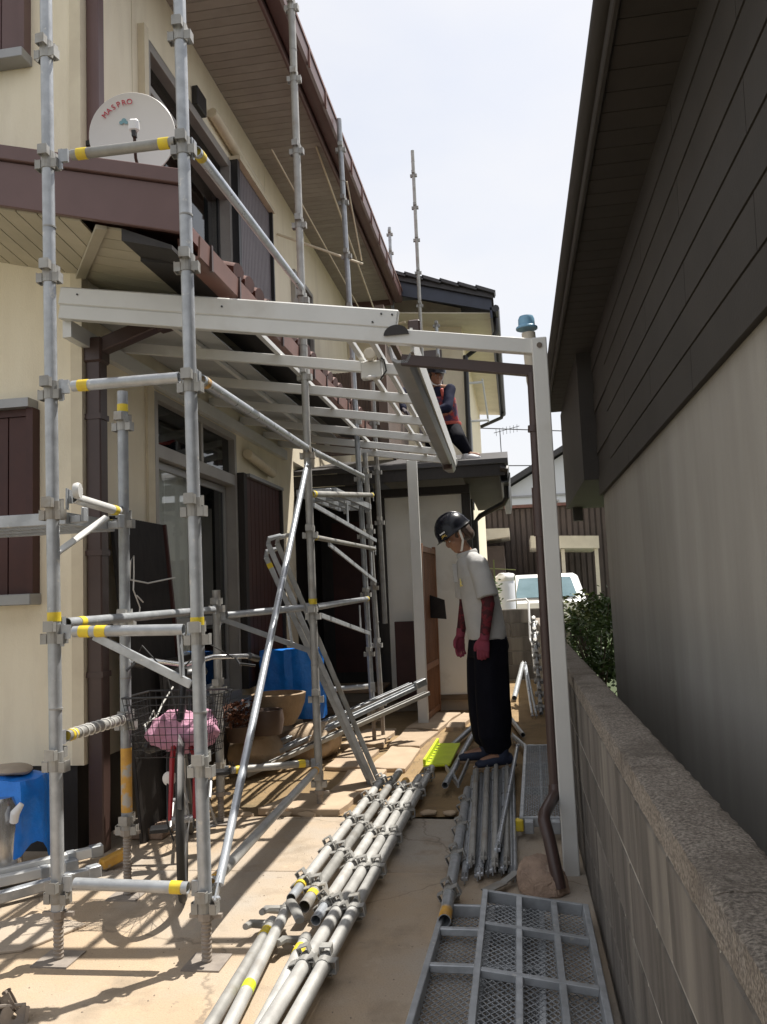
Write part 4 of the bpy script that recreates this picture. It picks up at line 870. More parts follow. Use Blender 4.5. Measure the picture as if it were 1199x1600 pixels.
q = MB(); q.obox(Matrix.Translation((-.055, 4.50, .06)), .04, .05, .06); tag(q.build('yellow_clip', tape, smooth=False, bev=.006), 'small yellow block at the near corner of the narrow deck', 'clip')
# far leaning pieces
for k, (p0, p1, lb_) in enumerate((((.17, 8.7, .02), (.17, 9.9, .95), 'ribbed post leaning on the block wall at far end'), ((.12, 8.6, .02), (.05, 9.9, .42), 'thin brace leaning on the wall, foremost of the far group'), ((.08, 8.6, .02), (.04, 9.8, .40), 'thin brace leaning on the wall, rear of the far group'))):
    if k == 0: lying_post(p0, p1, lb_, first=.1, sp=.19, r=.022, group='posts leaning at the far wall')
    else: brace(p0, p1, lb_)
q = MB(); q.tube([(-.15, 12.1, 1.12), (.12, 12.0, 1.14), (.15, 11.9, 1.10), (.14, 11.6, .6), (.16, 11.3, .55), (.17, 11.0, .2)], .015, 8); tag(q.build('hoop_pipe', white), 'thin white bent pipe hooped over the far end wall', 'pipe')

# ------------------------------------------------------------------ SMALL OBJECTS
# satellite dish on the lower roof
sd = thing('satellite_dish', 'round off white satellite dish with red lettering standing on the lower roof', 'satellite dish', (-1.82, 3.95, 3.3))
nrm = V((.16, -.96, -.08)).normalized(); DC = V((-1.835, 3.86, 3.70)); DM = frame_from(nrm, (1, 0, 0), DC)
if (DM.to_3x3() @ V((0, 1, 0))).z < 0: DM = DM @ Matrix.Diagonal((-1, -1, 1, 1))
q = MB(); RX = .222
q.lathe([(0, -.028), (.06, -.026), (.12, -.020), (.17, -.011), (.205, -.002), (RX, .004), (RX+.003, .0), (RX, -.008), (.17, -.022), (.1, -.034), (0, -.04)], DM, 48, sx=1, sy=1.0); q.build('reflector', dishm, sd)
q = MB(); l0 = DM @ V((.03, -.21, .0)); l1 = DM @ V((.055, -.075, .17)); q.tube([l0, DM @ V((.04, -.17, .11)), l1], .008, 8); q.tube([DM @ V((0, -.20, -.01)), (-1.82, 3.93, 3.30)], .014, 8); q.build('arm', dpipe, sd)
q = MB(); q.obox(DM, .052, .066, .035, (.055, -.035, .17)); q.build('feed_horn', white, sd, smooth=False, bev=.012)
q = MB(); q.obox(DM, .02, .03, .03, (.055, -.078, .17)); q.build('feed_clip', blackp, sd, smooth=False)
def text_mesh(s, size):
    c = bpy.data.curves.new('t', 'FONT'); c.body = s; c.size = size; c.align_x = 'CENTER'; c.align_y = 'CENTER'; c.extrude = .0006
    o = bpy.data.objects.new('t', c); COL.objects.link(o); dg = bpy.context.evaluated_depsgraph_get(); me = bpy.data.meshes.new_from_object(o.evaluated_get(dg))
    bpy.data.objects.remove(o); return me
def dz(rr): return -.028+.030*(rr/.21)**2+.003
q = MB()
for i, ch in enumerate('MASPRO'):
    an = R(140-i*9.5); rr = .178; me = text_mesh(ch, .040); MM = DM @ Matrix.Translation((rr*math.cos(an), rr*math.sin(an), dz(rr))) @ Matrix.Rotation(an-math.pi/2, 4, 'Z')
    q.add([MM @ v.co for v in me.vertices], [list(p.vertices) for p in me.polygons])
q.build('lettering', redink, sd, smooth=False)
q = MB()
for cx_, cy_, r_ in ((-.045, .088, .013), (-.06, .078, .010), (-.034, .078, .009)): q.tube([DM @ V((cx_, cy_, dz(.1))), DM @ V((cx_, cy_, dz(.1)+.001))], r_, 14)
for k in range(7): q.obox(DM, .006, .004, .001, (-.02+k*.009, .08, dz(.09)))
q.build('emblem', blueink, sd, smooth=False)
bd = MB(); bd.obox(Matrix.Translation((-2.05, 3.80, 3.47)) @ Matrix.Rotation(.25, 4, 'Y'), .22, .12, .03); tag(bd.build('roof_lamp', alug, smooth=False, bev=.005), 'flat grey lamp housing lying on the lower roof beside the dish', 'lamp')

# black corrugated boards leaning on the wall
bp_ = thing('corrugated_panel', 'tall black corrugated panel leaning on the house wall behind the bicycle', 'panel', (-2.1, 4.6, 0))
def lean_panel(y0, y1, zt, x0, x1, name, m, n, par):
    q = MB(); st = (y1-y0)/n
    for i in range(n):
        a = y0+i*st; q.add([(x0, a, 0), (x0+.012, a+st/2, 0), (x0, a+st, 0), (x1, a, zt), (x1+.012, a+st/2, zt), (x1, a+st, zt)], [(0, 1, 4, 3), (1, 2, 5, 4)])
    q.prism([(x0-.02, y0, 0), (x0-.003, y0, 0), (x1-.003, y0, zt), (x1-.02, y0, zt)], (0, y1-y0, 0)); return q.build(name, m, par, smooth=False)
lean_panel(4.36, 5.02, 1.78, -2.06, -2.22, 'sheet', blackw, 22, bp_)
q = MB(); q.beam((-2.045, 5.03, 0), (-2.21, 5.03, 1.78), .03, .02, up=(0, 1, 0)); q.build('edge_strip', maroon, bp_, smooth=False)
lean_panel(4.62, 5.15, .95, -1.98, -2.06, 'sheet', blackw, 18, bp_)
q = MB(); q.tube([(-2.13, 4.36, 1.42), (-2.125, 4.6, 1.40), (-2.14, 5.03, 1.44)], .005, 6)
q.tube([(-2.12, 4.36, 1.42), (-2.10, 4.33, 1.52), (-2.10, 4.37, 1.55), (-2.11, 4.39, 1.45), (-2.10, 4.36, 1.36), (-2.10, 4.44, 1.26), (-2.10, 4.42, 1.20)], .004, 6); q.tube([(-2.1, 4.40, 1.33), (-2.09, 4.46, 1.29)], .004, 6)
tag(q.build('tie_cord', cordm), 'white cord knotted round the upper part of the black panel', 'cord')
q = MB(); q.tube([(-2.05, 4.36, .62), (-2.0, 4.42, .66), (-2.0, 4.5, .72), (-1.98, 4.6, .8)], .005, 6); q.tube([(-2.04, 4.36, .62), (-2.0, 4.3, .56), (-2.0, 4.28, .50)], .005, 6); q.tube([(-2.04, 4.38, .62), (-2.0, 4.33, .66), (-1.99, 4.36, .70), (-2.0, 4.42, .63)], .004, 6); tag(q.build('tie_cord', cordm), 'white cord bow low on the black panel', 'cord')
q = MB(); q.box((-2.17, 4.42, -.0), (-1.98, 4.62, .06)); tag(q.build('brick', rockm, smooth=False, bev=.006), 'single brown brick lying at the foot of the black panel', 'brick')

# bicycle
bk_ = thing('bicycle', 'red city bicycle with black wire front basket facing the camera between the scaffold posts', 'bicycle', (-1.6, 4.1, 0))
FW = V((-1.50, 3.56, .335)); RW = V((-1.87, 4.56, .335)); ff = (FW-RW); ff.z = 0; ff.normalize(); lf = V((0, 0, 1)).cross(ff)
st = V((.36, -.93, 0)).normalized(); stl = V((0, 0, 1)).cross(st)
def wheel(c, f, l):
    w = MB(); n = 40
    ring = lambda rr: [c+f*(rr*math.cos(2*math.pi*i/n))+V((0, 0, rr*math.sin(2*math.pi*i/n))) for i in range(n)]
    w.tube(ring(.318), .0175, 10, closed=True); o = w.build('wheel', rubber, bk_)
    q = MB(); q.tube(ring(.296), .009, 8, closed=True, ry=.013); q.build('rim', alug, o)
    q = MB()
    for i in range(28):
        a = 2*math.pi*i/28; s = 1 if i % 2 else -1; a2 = a+.5*(1 if i % 4 < 2 else -1)
        q.tube([c+l*(s*.03)+f*(.02*math.cos(a2))+V((0, 0, .02*math.sin(a2))), c+f*(.29*math.cos(a))+V((0, 0, .29*math.sin(a)))], .0012, 4, cap=False)
    q.build('spokes', alug, o, kind='stuff')
    q = MB(); q.tube([c-l*.045, c+l*.045], .017, 12); q.build('hub', alug, o)
    return o
wheel(FW, st, stl); wheel(RW, ff, lf)
q = MB(); hd = FW-st*.05+V((0, 0, .42)); top = hd+V((0, .045, .22))
for s in (-1, 1): q.tube([FW+stl*(s*.052), FW+stl*(s*.05)+V((0, .03, .26)), hd+stl*(s*.03)-V((0, 0, .10))], [.009, .012, .013], 10)
q.tube([hd+stl*.035-V((0, 0, .10)), hd-stl*.035-V((0, 0, .10))], .014, 8); q.build('fork', redp, bk_); q = MB()
q.tube([hd, top], .016, 10)
bb = (FW+RW)/2+V((0, .06, -.05)); seatb = bb-ff*.17+V((0, 0, .5))
q.tube([hd+V((0, .02, .08)), hd-ff*.2+V((0, 0, -.16)), bb], .016, 10); q.tube([hd+V((0, .01, .02)), bb+V((0, 0, -.01))], .013, 10); q.tube([bb, seatb], .015, 10)
for s in (-1, 1): q.tube([RW+lf*(s*.06), bb+lf*(s*.03)], .009, 8); q.tube([RW+lf*(s*.06), seatb+lf*(s*.012)-V((0, 0, .08))], .008, 8)
q.build('frame', blackp, bk_)
q = MB(); n = 14; arc = [FW+st*(.345*math.cos(R(20+i*110/(n-1))))*1+V((0, 0, .345*math.sin(R(20+i*110/(n-1))))) for i in range(n)]; q.tube(arc, .024, 8, ry=.004, up=None); q.build('mudguard', alug, bk_)
q = MB(); hb = top+V((0, 0, .02)); q.tube([hb+stl*.27+V((0, .18, .0)), hb+stl*.26+V((0, .06, .02)), hb+stl*.14+V((0, -.02, .03)), hb, hb-stl*.14+V((0, -.02, .03)), hb-stl*.26+V((0, .06, .02)), hb-stl*.27+V((0, .18, .0))], .0115, 10); q.build('handlebar', chrome, bk_)
for s in (-1, 1): q = MB(); q.tube([hb+stl*(s*.268)+V((0, .08, .018)), hb+stl*(s*.27)+V((0, .20, -.004))], .017, 10); q.build('grip', blackp, bk_)
for s in (-1, 1): q = MB(); q.tube([hb+stl*(s*.22)+V((0, .03, .02)), hb+stl*(s*.25)+V((0, -.0, -.01)), hb+stl*(s*.29)+V((0, .10, -.03))], .006, 6); q.build('brake_lever', blackp, bk_)
for s in (-1, 1):
    q = MB(); q.tube([hb+stl*(s*.22)+V((0, .0, .02)), hb+stl*(s*.14)+V((0, -.10, .10)), hb+stl*(s*.03)+V((0, -.12, -.02)), hd+V((0, -.03, 0))], .0035, 6); q.build('brake_cable', cable, bk_)
q = MB(); q.ell(seatb+V((0, 0, .12)), (.085, .13, .045)); q.tube([seatb, seatb+V((0, 0, .1))], .012, 8); q.build('saddle', blackp, bk_)
q = MB(); lp = V((-1.575, 3.60, .50)); q.tube([lp+V((0, .04, 0)), lp], [.02, .032], 14); q.ell(lp, (.032, .012, .032)); q.build('headlight', dishm, bk_)
q = MB(); q.tube([lp+V((0, .04, 0)), lp+V((.04, .04, -.05)), FW+stl*-.055+V((0, .03, .1))], .006, 6); q.tube([lp+V((0, .03, -.02)), lp+V((-.03, .04, -.2)), lp+V((0.0, .04, -.28)), lp+V((.03, .03, -.22))], .005, 6); q.build('lamp_bracket', blackp, bk_)
q = MB(); cr = bb+lf*.0; q.tube([cr-lf*.09, cr+lf*.09], .015, 10); q.tube([cr+lf*.09, cr+lf*.10-ff*.12+V((0, 0, .1))], .009, 8); q.tube([cr-lf*.09, cr-lf*.10+ff*.12+V((0, 0, -.1))], .009, 8); q.build('crank', alug, bk_)
for pc in (cr+lf*.15-ff*.12+V((0, 0, .1)), cr-lf*.15+ff*.12+V((0, 0, -.1))): q = MB(); q.obox(frame_from((0, 0, 1), tuple(lf), pc), .09, .08, .022); q.build('pedal', blackp, bk_, smooth=False, bev=.004)
q = MB()
for s in (-1, 1): q.tube([RW+lf*(s*.05), RW+lf*(s*.12)+V((0, .05, -.32))], .008, 8)
q.tube([RW+lf*.12+V((0, .05, -.322)), RW-lf*.12+V((0, .05, -.322))], .008, 8); q.build('kickstand', alug, bk_)
# wire basket
q = MB(); cx, cy = -1.55, 3.66; zb_, zt_ = .60, .865; wt, wbm, dt, db = .205, .165, .14, .10
def lvl(t, n=7):
    w_ = wbm+(wt-wbm)*t; d_ = db+(dt-db)*t; z = zb_+(zt_-zb_)*t
    return [V((cx-w_, cy-d_, z)), V((cx+w_, cy-d_, z)), V((cx+w_, cy+d_, z)), V((cx-w_, cy+d_, z))]
for i in range(9): L4 = lvl(i/8); q.tube(L4+[L4[0]], .0018 if i < 8 else .0045, 5, cap=False)
lo, hi = lvl(0), lvl(1)
for a in range(4):
    nn = 13 if a % 2 == 0 else 8
    for i in range(nn): t = i/nn; q.tube([lo[a].lerp(lo[(a+1) % 4], t), hi[a].lerp(hi[(a+1) % 4], t)], .0016, 5, cap=False)
for i in range(9): t = i/8; q.tube([lo[0].lerp(lo[1], t), lo[3].lerp(lo[2], t)], .0016, 5, cap=False)
q.tube(hi+[hi[0]], .005, 6, cap=False); q.build('basket', blackp, bk_)
q = MB(); q.tube([FW+stl*.06, (cx+.05, cy-.02, .6)], .005, 6); q.tube([FW-stl*.06, (cx-.05, cy-.02, .6)], .005, 6); q.tube([tuple(hd), (cx, cy, .6)], .012, 8); q.build('basket_stay', blackp, bk_)
q = MB(); q.ell((cx+.02, cy, .70), (.155, .085, .082), seg=72, rings=44); 
for i, p in enumerate(q.v):
    w_ = p-V((cx+.02, cy, .70)); rd_ = 1-abs(mnoise.noise(V((p.x*16+mnoise.noise(p*9)*1.5, p.y*16, p.z*10+5))))*2; q.v[i] = p+w_.normalized()*(.014*rd_*abs(rd_))
lump(q, .035, 9, 2); lump(q, .007, 34, 5); tag(q.build('cloth_bag', pinkm, ang=3), 'crumpled pink cloth bag lying in the bicycle basket', 'bag')
q = MB(); q.ell((cx-.13, cy, .64), (.03, .07, .035), seg=14); lump(q, .01, 20); tag(q.build('pouch', blackp), 'small black pouch under the pink bag in the basket', 'pouch')

# blue tarp bundles
def tarp(c, sx, sy, sz, name, label, seed, fold=.03, sc=6):
    q = MB(); n = 16
    bm = bmesh.new(); bmesh.ops.create_cube(bm, size=1); bmesh.ops.subdivide_edges(bm, edges=bm.edges[:], cuts=n, use_grid_fill=True)
    q.v = [V((v.co.x*sx, v.co.y*sy, v.co.z*sz))+V(c) for v in bm.verts]; bm.verts.index_update(); q.f = [[v.index for v in f.verts] for f in bm.faces]; bm.free()
    for i, p in enumerate(q.v):
        rad = V((p.x-c[0], p.y-c[1], 0))
        if rad.length > 0: rad.normalize()
        k = math.sin((math.atan2(rad.y, rad.x)*7)+p.z*3)*.5+mnoise.noise(V((p.x*sc*1.5, p.y*sc*1.5, p.z*sc*.5+seed)))*1.0
        q.v[i] = p+rad*(fold*k)+mnoise.noise_vector(V((p.x*9+seed, p.y*9, p.z*9)))*fold*.6
    return tag(q.build(name, tarpm, ang=.5), label, 'tarp')
tarp((-1.92, 7.0, .56), .50, .24, .58, 'blue_tarp', 'bundle wrapped in shiny blue tarp standing behind the clay bowl', 3, .016)
# left tarp draped over a steel drum
dr_ = thing('steel_can', 'shiny steel can half covered by the blue tarp at the left corner', 'can', (-2.42, 3.72, 0)); q = MB(); q.lathe([(.0, .02), (.10, .02), (.105, .05), (.10, .36), (.08, .40), (0, .40)], Matrix.Translation((-2.48, 3.72, 0)), 28); q.build('body', chrome, dr_)
q = MB(); nn = 44
prof = [(0.02, .470), (.08, .475), (.13, .46), (.155, .42), (.16, .35), (.165, .28), (.17, .20), (.175, .13)]
for j, (rr, z) in enumerate(prof):
    for i in range(nn):
        a = 2*math.pi*i/nn; sq = 1/max(abs(math.cos(a)), abs(math.sin(a)))**.55; f_ = 1+.09*math.sin(a*7+.7+j*.4)*j/7+.10*mnoise.noise(V((math.cos(a)*2, math.sin(a)*2, z*4)))
        sag = (-.035*math.sin(a*3+1)-.04*math.sin(a*5))*(j/7)**2
        q.v.append(V((-2.49+rr*sq*f_*math.cos(a), 3.86+rr*sq*f_*math.sin(a), z+sag+.02*mnoise.noise(V((rr*14*math.cos(a), rr*14*math.sin(a), 2))))))
for j in range(len(prof)-1):
    for i in range(nn):
        a = 2*math.pi*(i+.5)/nn
        dd = (math.degrees(a)-252+180) % 360-180
        if abs(dd) < 3+4.2*(j-2) and j >= 3: continue     # the slit the can shows through
        l = (i+1) % nn; q.f.append([j*nn+i, j*nn+l, (j+1)*nn+l, (j+1)*nn+i])
q.f.append(list(range(nn)))
tag(q.build('blue_tarp', tarpm, ang=.6), 'blue tarp draped over the steel can beside the front left post', 'tarp')
q = MB(); q.ell((-2.50, 3.86, .495), (.10, .09, .028), seg=20); lump(q, .012, 18, 4); tag(q.build('flat_stone', concg), 'flat grey stone weighing down the blue tarp over the can', 'stone')
q = MB(); q.tube([(-2.365, 3.66, .30), (-2.35, 3.645, .34), (-2.325, 3.66, .38)], [.02, .022, .012], 10); tag(q.build('tarp_clip', white), 'white peg clipped on the side of the left blue tarp', 'clip')
# bowl, pot, plant, boulders
bw_ = thing('clay_bowl', 'wide brown clay bowl planter on a pale stone beside the blue tarp', 'planter', (-1.86, 6.5, .28))
q = MB(); q.lathe([(0, .30), (.12, .30), (.17, .38), (.205, .47), (.215, .54), (.19, .545), (.185, .50), (.1, .46), (0, .45)], Matrix.Translation((-1.90, 6.45, 0)), 32); q.build('bowl', bowlm, bw_)
q = MB(); q.lathe([(.0, .30), (.11, .30), (.13, .40), (.12, .48), (.10, .48), (.09, .45), (0, .44)], Matrix.Translation((-1.90, 6.12, -.02)), 24); tag(q.build('flower_pot', potm), 'dark glazed pot in front of the clay bowl', 'pot')
def boulder(c, rad, seed, name, label, m, amp=.05):
    q = MB(); q.ell(c, rad, seg=40, rings=26); lump(q, amp, 3.2, seed); lump(q, amp*.35, 11, seed+3); lump(q, amp*.12, 40, seed); return tag(q.build(name, m, ang=1.0), label, 'stone')
boulder((-2.05, 6.35, .12), (.20, .28, .17), 1, 'boulder', 'flat topped pale brown boulder under the dark pot', stonem)
boulder((-1.72, 6.75, .10), (.24, .30, .17), 5, 'boulder', 'rounded tan boulder under the clay bowl with dappled light', stonem)
boulder((-2.1, 6.9, .10), (.2, .3, .2), 8, 'boulder', 'dark boulder partly hidden behind the clay bowl', stonem)
q = MB(); pts_ = [(-.085, -.05, 0), (-.02, -.10, -.005), (.07, -.09, 0), (.115, -.03, 0), (.09, .07, 0), (.0, .10, 0), (-.09, .05, 0), (-.075, -.04, .09), (-.03, -.085, .055), (.055, -.075, .07), (.10, -.02, .075), (.075, .06, .105), (.0, .08, .125), (-.075, .045, .115), (.0, .0, .12), (-.10, .0, .05)]
bm = bmesh.new()
for p in pts_: bm.verts.new(p)
bmesh.ops.convex_hull(bm, input=bm.verts); bmesh.ops.bevel(bm, geom=bm.edges[:], offset=.006, segments=2, affect='EDGES'); bmesh.ops.subdivide_edges(bm, edges=bm.edges[:], cuts=2, use_grid_fill=True); bmesh.ops.triangulate(bm, faces=bm.faces); bm.verts.index_update()
q.v = [v.co.copy()*1.05+V((.03, 3.72, .0)) for v in bm.verts]; q.f = [[v.index for v in f.verts] for f in bm.faces]; bm.free(); lump(q, .007, 22, 3); lump(q, .003, 60, 8)
tag(q.build('garden_rock', rockm, ang=.6), 'angular brown rock with pale edges at the white post foot', 'stone')
# dry plant
dp_ = thing('dry_plant', 'curled dry reddish brown plant in a pot behind the basket', 'plant', (-2.08, 6.1, .25))
q = MB(); q.lathe([(0, .25), (.08, .25), (.10, .36), (0, .36)], Matrix.Translation((-2.08, 6.0, 0)), 16); q.build('pot', potm, dp_)
q = MB()
for k in range(240):
    a = random.uniform(0, 6.283); rr = .13*math.sqrt(random.random()); p = V((-2.08+rr*math.cos(a), 6.0+rr*math.sin(a), .36+random.uniform(0, .17)))
    M = frame_from(V((random.uniform(-1, 1), random.uniform(-1, 1), random.uniform(-.2, 1))), (random.uniform(-1, 1), .3, .2), p); s = random.uniform(.015, .034)
    q.add([M @ V((-s, 0, 0)), M @ V((0, -s*.4, s*.3)), M @ V((s, 0, -s*.2)), M @ V((0, s*.4, s*.3))], [(0, 1, 2, 3)])
q.build('foliage', dryl, dp_, kind='stuff')
# deck step at the porch and burgundy board
st_ = thing('porch_step', 'low dark wooden step deck in front of the porch opening', 'step', (-1.8, 8.8, 0))
for k in range(5): q = MB(); q.box((-2.25, 8.40+k*.145, .30), (-1.42, 8.535+k*.145, .33)); q.build('plank', deckm, st_, smooth=False, bev=.004)
for x in (-2.2, -1.5):
    for y in (8.45, 9.05): q = MB(); q.box((x-.03, y-.03, -.02), (x+.03, y+.03, .299)); q.build('leg', deckm, st_, smooth=False)
q = MB(); q.box((-2.2, 8.43, .10), (-1.47, 8.46, .16)); q.build('rail', deckm, st_, smooth=False)
q = MB(); q.box((-1.35, 9.12, .12), (-1.08, 9.16, .98)); tag(q.build('burgundy_board', maroon, smooth=False, bev=.004), 'small burgundy board standing against the white annex wall', 'board')
q = MB(); q.tube([(-1.36, 9.11, .80), (-1.36, 9.105, .80)], .02, 8)
# lattice door leaning behind the white post
ld = thing('lattice_door', 'old brown wooden lattice door leaning against the white annex wall', 'door', (-.93, 8.8, 0))
A, B_ = V((-.955, 8.32, 0)), V((-.90, 9.18, 0))
ln = V((-.03, .0, 1.72)); e_ = (B_-A)
def lp_(s, t): return A+e_*s+V((.02*t, 0, 1.78*t))
for s0 in (.03, .97): q = MB(); q.beam(lp_(s0, 0), lp_(s0, 1), .035, .05, up=tuple(e_.normalized())); q.build('stile', lattm, ld, smooth=False, bev=.003)
for t0 in (.03, .30, .97): q = MB(); q.beam(lp_(.03, t0), lp_(.97, t0), .03, .06); q.build('rail', lattm, ld, smooth=False, bev=.003)
for k in range(14): s0 = .09+k*.063; q = MB(); q.beam(lp_(s0, .05), lp_(s0, .95), .016, .020, up=tuple(e_.normalized())); q.build('slat', lattm, ld, smooth=False)
q = MB(); nxt = e_.normalized().cross(V((0, 0, 1))); q.prism([lp_(.05, .04)-nxt*.014, lp_(.95, .04)-nxt*.014, lp_(.95, .96)-nxt*.014, lp_(.05, .96)-nxt*.014], nxt*.004); q.build('backing', deckm, ld, smooth=False)
# black net panel
q = MB(); q.prism([(-.94, 8.75, 1.27), (-.75, 8.70, 1.20), (-.74, 8.72, 1.00), (-.93, 8.76, 1.02)], (0, .012, 0)); nb_ = thing('black_net_frame', 'small black mesh flap sticking out from the lattice door', 'net', (-.85, 8.7, 1.0)); q.build('flap', blackp, nb_, smooth=False)
# lime tray
lt_ = thing('lime_tray', 'bright lime plastic tray with a row of black holes lying among the pipes', 'tray', (-.63, 6.5, 0))
q = MB(); q.prism([(-.745, 6.15, .02), (-.55, 6.18, .02), (-.52, 6.85, .05), (-.71, 6.85, .05)], (0, 0, .018)); q.build('plate', yplast, lt_, smooth=False, bev=.004)
q = MB(); q.prism([(-.745, 6.15, .038), (-.725, 6.15, .038), (-.69, 6.85, .068), (-.71, 6.85, .068)], (0, 0, .04)); q.build('lip', yplast, lt_, smooth=False, bev=.004)
q = MB()
for k in range(7): t = k/6; c = V((-.712+.028*t, 6.25+.5*t, .0805+.024*t-.0395)); q.tube([c, c+V((0, 0, .002))], .013, 8)
q.build('hole', blackp, lt_)
# pile of rails at left edge
for k, (p0, p1, m_, lb_) in enumerate((((-2.75, 3.25, .05), (-2.16, 3.80, .06), alu, 'white square rail at the left edge, front of the pile'), ((-2.70, 3.38, .06), (-2.10, 3.93, .09), alu, 'white square rail at the left edge, rear of the pile'), ((-2.5, 3.2, .03), (-2.02, 3.75, .05), galv, 'grey rail under the white rails at the left edge'))):
    t = thing('square_rail', lb_, 'rail', p0, 'short rails piled at the left edge'); q = MB(); q.beam(p0, p1, .045, .045); q.build('tube', m_, t, smooth=False, bev=.004)
    a = (V(p1)-V(p0)).normalized(); q = MB(); q.obox(frame_from(a, (0, 0, 1), V(p1)), .055, .05, .06); q.build('end_bracket', galv, t, smooth=False, bev=.004)
    q = MB(); q.obox(frame_from(a, (0, 0, 1), V(p1)-a*.12), .05, .05, .04); q.build('clamp', galv, t, smooth=False, bev=.003)
q = MB(); q.beam((-2.06, 3.90, .03), (-1.98, 4.02, .06), .05, .05); tag(q.build('orange_block', orange, smooth=False, bev=.008), 'orange painted block at the end of the left rail pile', 'block')
q = MB(); q.prism([(-2.2, 2.9, -.0), (-1.9, 3.0, -.0), (-1.78, 3.25, -.0), (-2.05, 3.35, -.0), (-2.35, 3.1, 0)], (0, 0, .012)); tag(q.build('ground_plank', concg, smooth=False, bev=.003), 'thin grey board lying on the concrete near the left post foot', 'board')
# clamps heap at the bottom left corner
for k in range(9):
    c = V((-1.69+random.uniform(-.10, .08), 2.53+random.uniform(-.10, .06), .022+.03*(k//4))); M = frame_from((random.uniform(-1, 1), random.uniform(-1, 1), random.uniform(-.4, .6)), (0, .3, 1), c)
    q = MB(); q.tube([M @ V((.026*math.cos(a), .026*math.sin(a), 0)) for a in [R(30+i*30) for i in range(11)]], .006, 6, ry=.02); q.obox(M, .05, .012, .03, (.0, .035, 0)); q.tube([M @ V((.03, .03, 0)), M @ V((.03, -.05, 0))], .006, 6)
    o = q.build('pipe_clamp', dusty if k % 3 == 0 else darkst); tag(o, 'rusty pipe clamp in the heap at the bottom left corner', 'clamp', 'pipe clamps heaped at bottom left')

# ------------------------------------------------------------------ BACKGROUND
bush = thing('bush', 'leafy green bush growing behind the block wall right of the white post', 'bush', (.75, 8.3, 0))
q = MB(); 
for k in range(14): a = random.uniform(0, 6.28); q.tube([(.72, 8.3, 0), (.72+.1*math.cos(a), 8.3+.25*math.sin(a), .5), (.72+.22*math.cos(a), 8.3+.8*math.sin(a), random.uniform(.8, 1.15))], [.014, .01, .004], 5)
q.build('stem', deckm, bush)
def leaves(n, cen, rad, size, m, par, name='foliage'):
    q = MB()
    cl = []
    for k in range(34):
        while True:
            p = V((random.uniform(-1, 1), random.uniform(-1, 1), random.uniform(-1, 1)))
            if .2 < p.length < 1: break
        cl.append(V((cen[0]+p.x*rad[0], cen[1]+p.y*rad[1], cen[2]+p.z*rad[2])))
    for k in range(n):
        c = random.choice(cl)+V((random.gauss(0, .06), random.gauss(0, .09), random.gauss(0, .06)))
        nn = V((random.uniform(-1, 1), random.uniform(-1, 1), random.uniform(.0, 1.6))); M = frame_from(nn, (random.uniform(-1, 1), random.uniform(-1, 1), random.uniform(-.4, .2)), c); s = size*random.uniform(.6, 1.3)
        q.add([M @ V((-s, 0, 0)), M @ V((-s*.2, -s*.42, .0)), M @ V((s, 0, -s*.25)), M @ V((-s*.2, s*.42, .0))], [(0, 1, 2, 3)])
    return q.build(name, m, par, kind='stuff', smooth=False)
leaves(3600, (.72, 8.4, .78), (.30, 1.3, .38), .036, leafm, bush); leaves(500, (.60, 8.6, 1.02), (.18, .8, .16), .03, leafy, bush)
gc = leaves(1800, (.95, 6.9, .15), (.5, 1.6, .22), .035, leafm, None, 'ground_cover'); gc['label'] = 'low green weeds on the neighbour side of the wall'; gc['category'] = 'weeds'
bin_ = thing('waste_bin', 'dark grey bin with lid standing beyond the wall at the right edge', 'bin', (.92, 2.4, 0)) if False else None
bh = thing('background_house', 'far white gabled house with dark roof edge beyond the passage', 'house', (2, 30, 0))
b = MB(); b.prism([(-.1, 30, 0), (4.2, 30, 0), (4.2, 30, 4.9), (2.05, 30, 6.1), (-.1, 30, 4.9)], (0, 8, 0)); b.build('wall', bluew, bh, smooth=False)
b = MB(); b.prism([(-.5, 29.6, 4.75), (2.05, 29.6, 6.18), (2.05, 29.6, 6.38), (-.5, 29.6, 4.95)], (0, 8.8, 0)); b.prism([(4.6, 29.6, 4.75), (2.05, 29.6, 6.18), (2.05, 29.6, 6.38), (4.6, 29.6, 4.95)], (0, 8.8, 0)); b.build('roof', tilem, bh, smooth=False)
for x in (.95, 2.5): w = MB(); w.box((x, 29.95, 3.3), (x+.7, 29.99, 4.4)); w = w.build('window', sash, bh, smooth=False); q = MB(); q.box((x+.05, 29.94, 3.35), (x+.65, 29.949, 4.35)); q.build('pane', paned, w, smooth=False)
b = MB(); b.box((-.1, 29.94, 4.55), (4.2, 29.99, 4.62)); b.build('wall_band', alug, bh, smooth=False)
fe = thing('board_fence', 'dark brown corrugated outbuilding wall behind the parked van', 'shed', (0, 22, 0))
b = MB(); b.box((-2.6, 22.03, 0), (2.4, 22.2, 3.40)); b.build('backing', fencem, fe, smooth=False)
for k in range(34): x = -2.58+k*.147; q = MB(); q.box((x, 21.985, 0), (x+.10, 22.028, 3.38)); q.build('board', fencem, fe, smooth=False)
b = MB(); b.box((-2.6, 21.9, 3.401), (2.4, 22.3, 3.48)); b.build('top_trim', rtile, fe, smooth=False)
cpt = thing('carport', 'beige flat carport roof in front of the dark wall', 'carport', (.9, 20, 0))
b = MB(); b.prism([(.38, 19.4, 2.5), (1.9, 19.4, 2.42), (1.9, 19.4, 2.14), (.38, 19.4, 2.22)], (0, 2.2, 0)); b.build('roof', creamp, cpt, smooth=False); b = MB(); b.box((1.05, 19.5, 0), (1.13, 19.58, 2.16)); b.build('post', creamp, cpt, smooth=False); b = MB(); b.box((1.8, 19.5, 0), (1.88, 19.58, 2.16)); b.build('post', creamp, cpt, smooth=False)
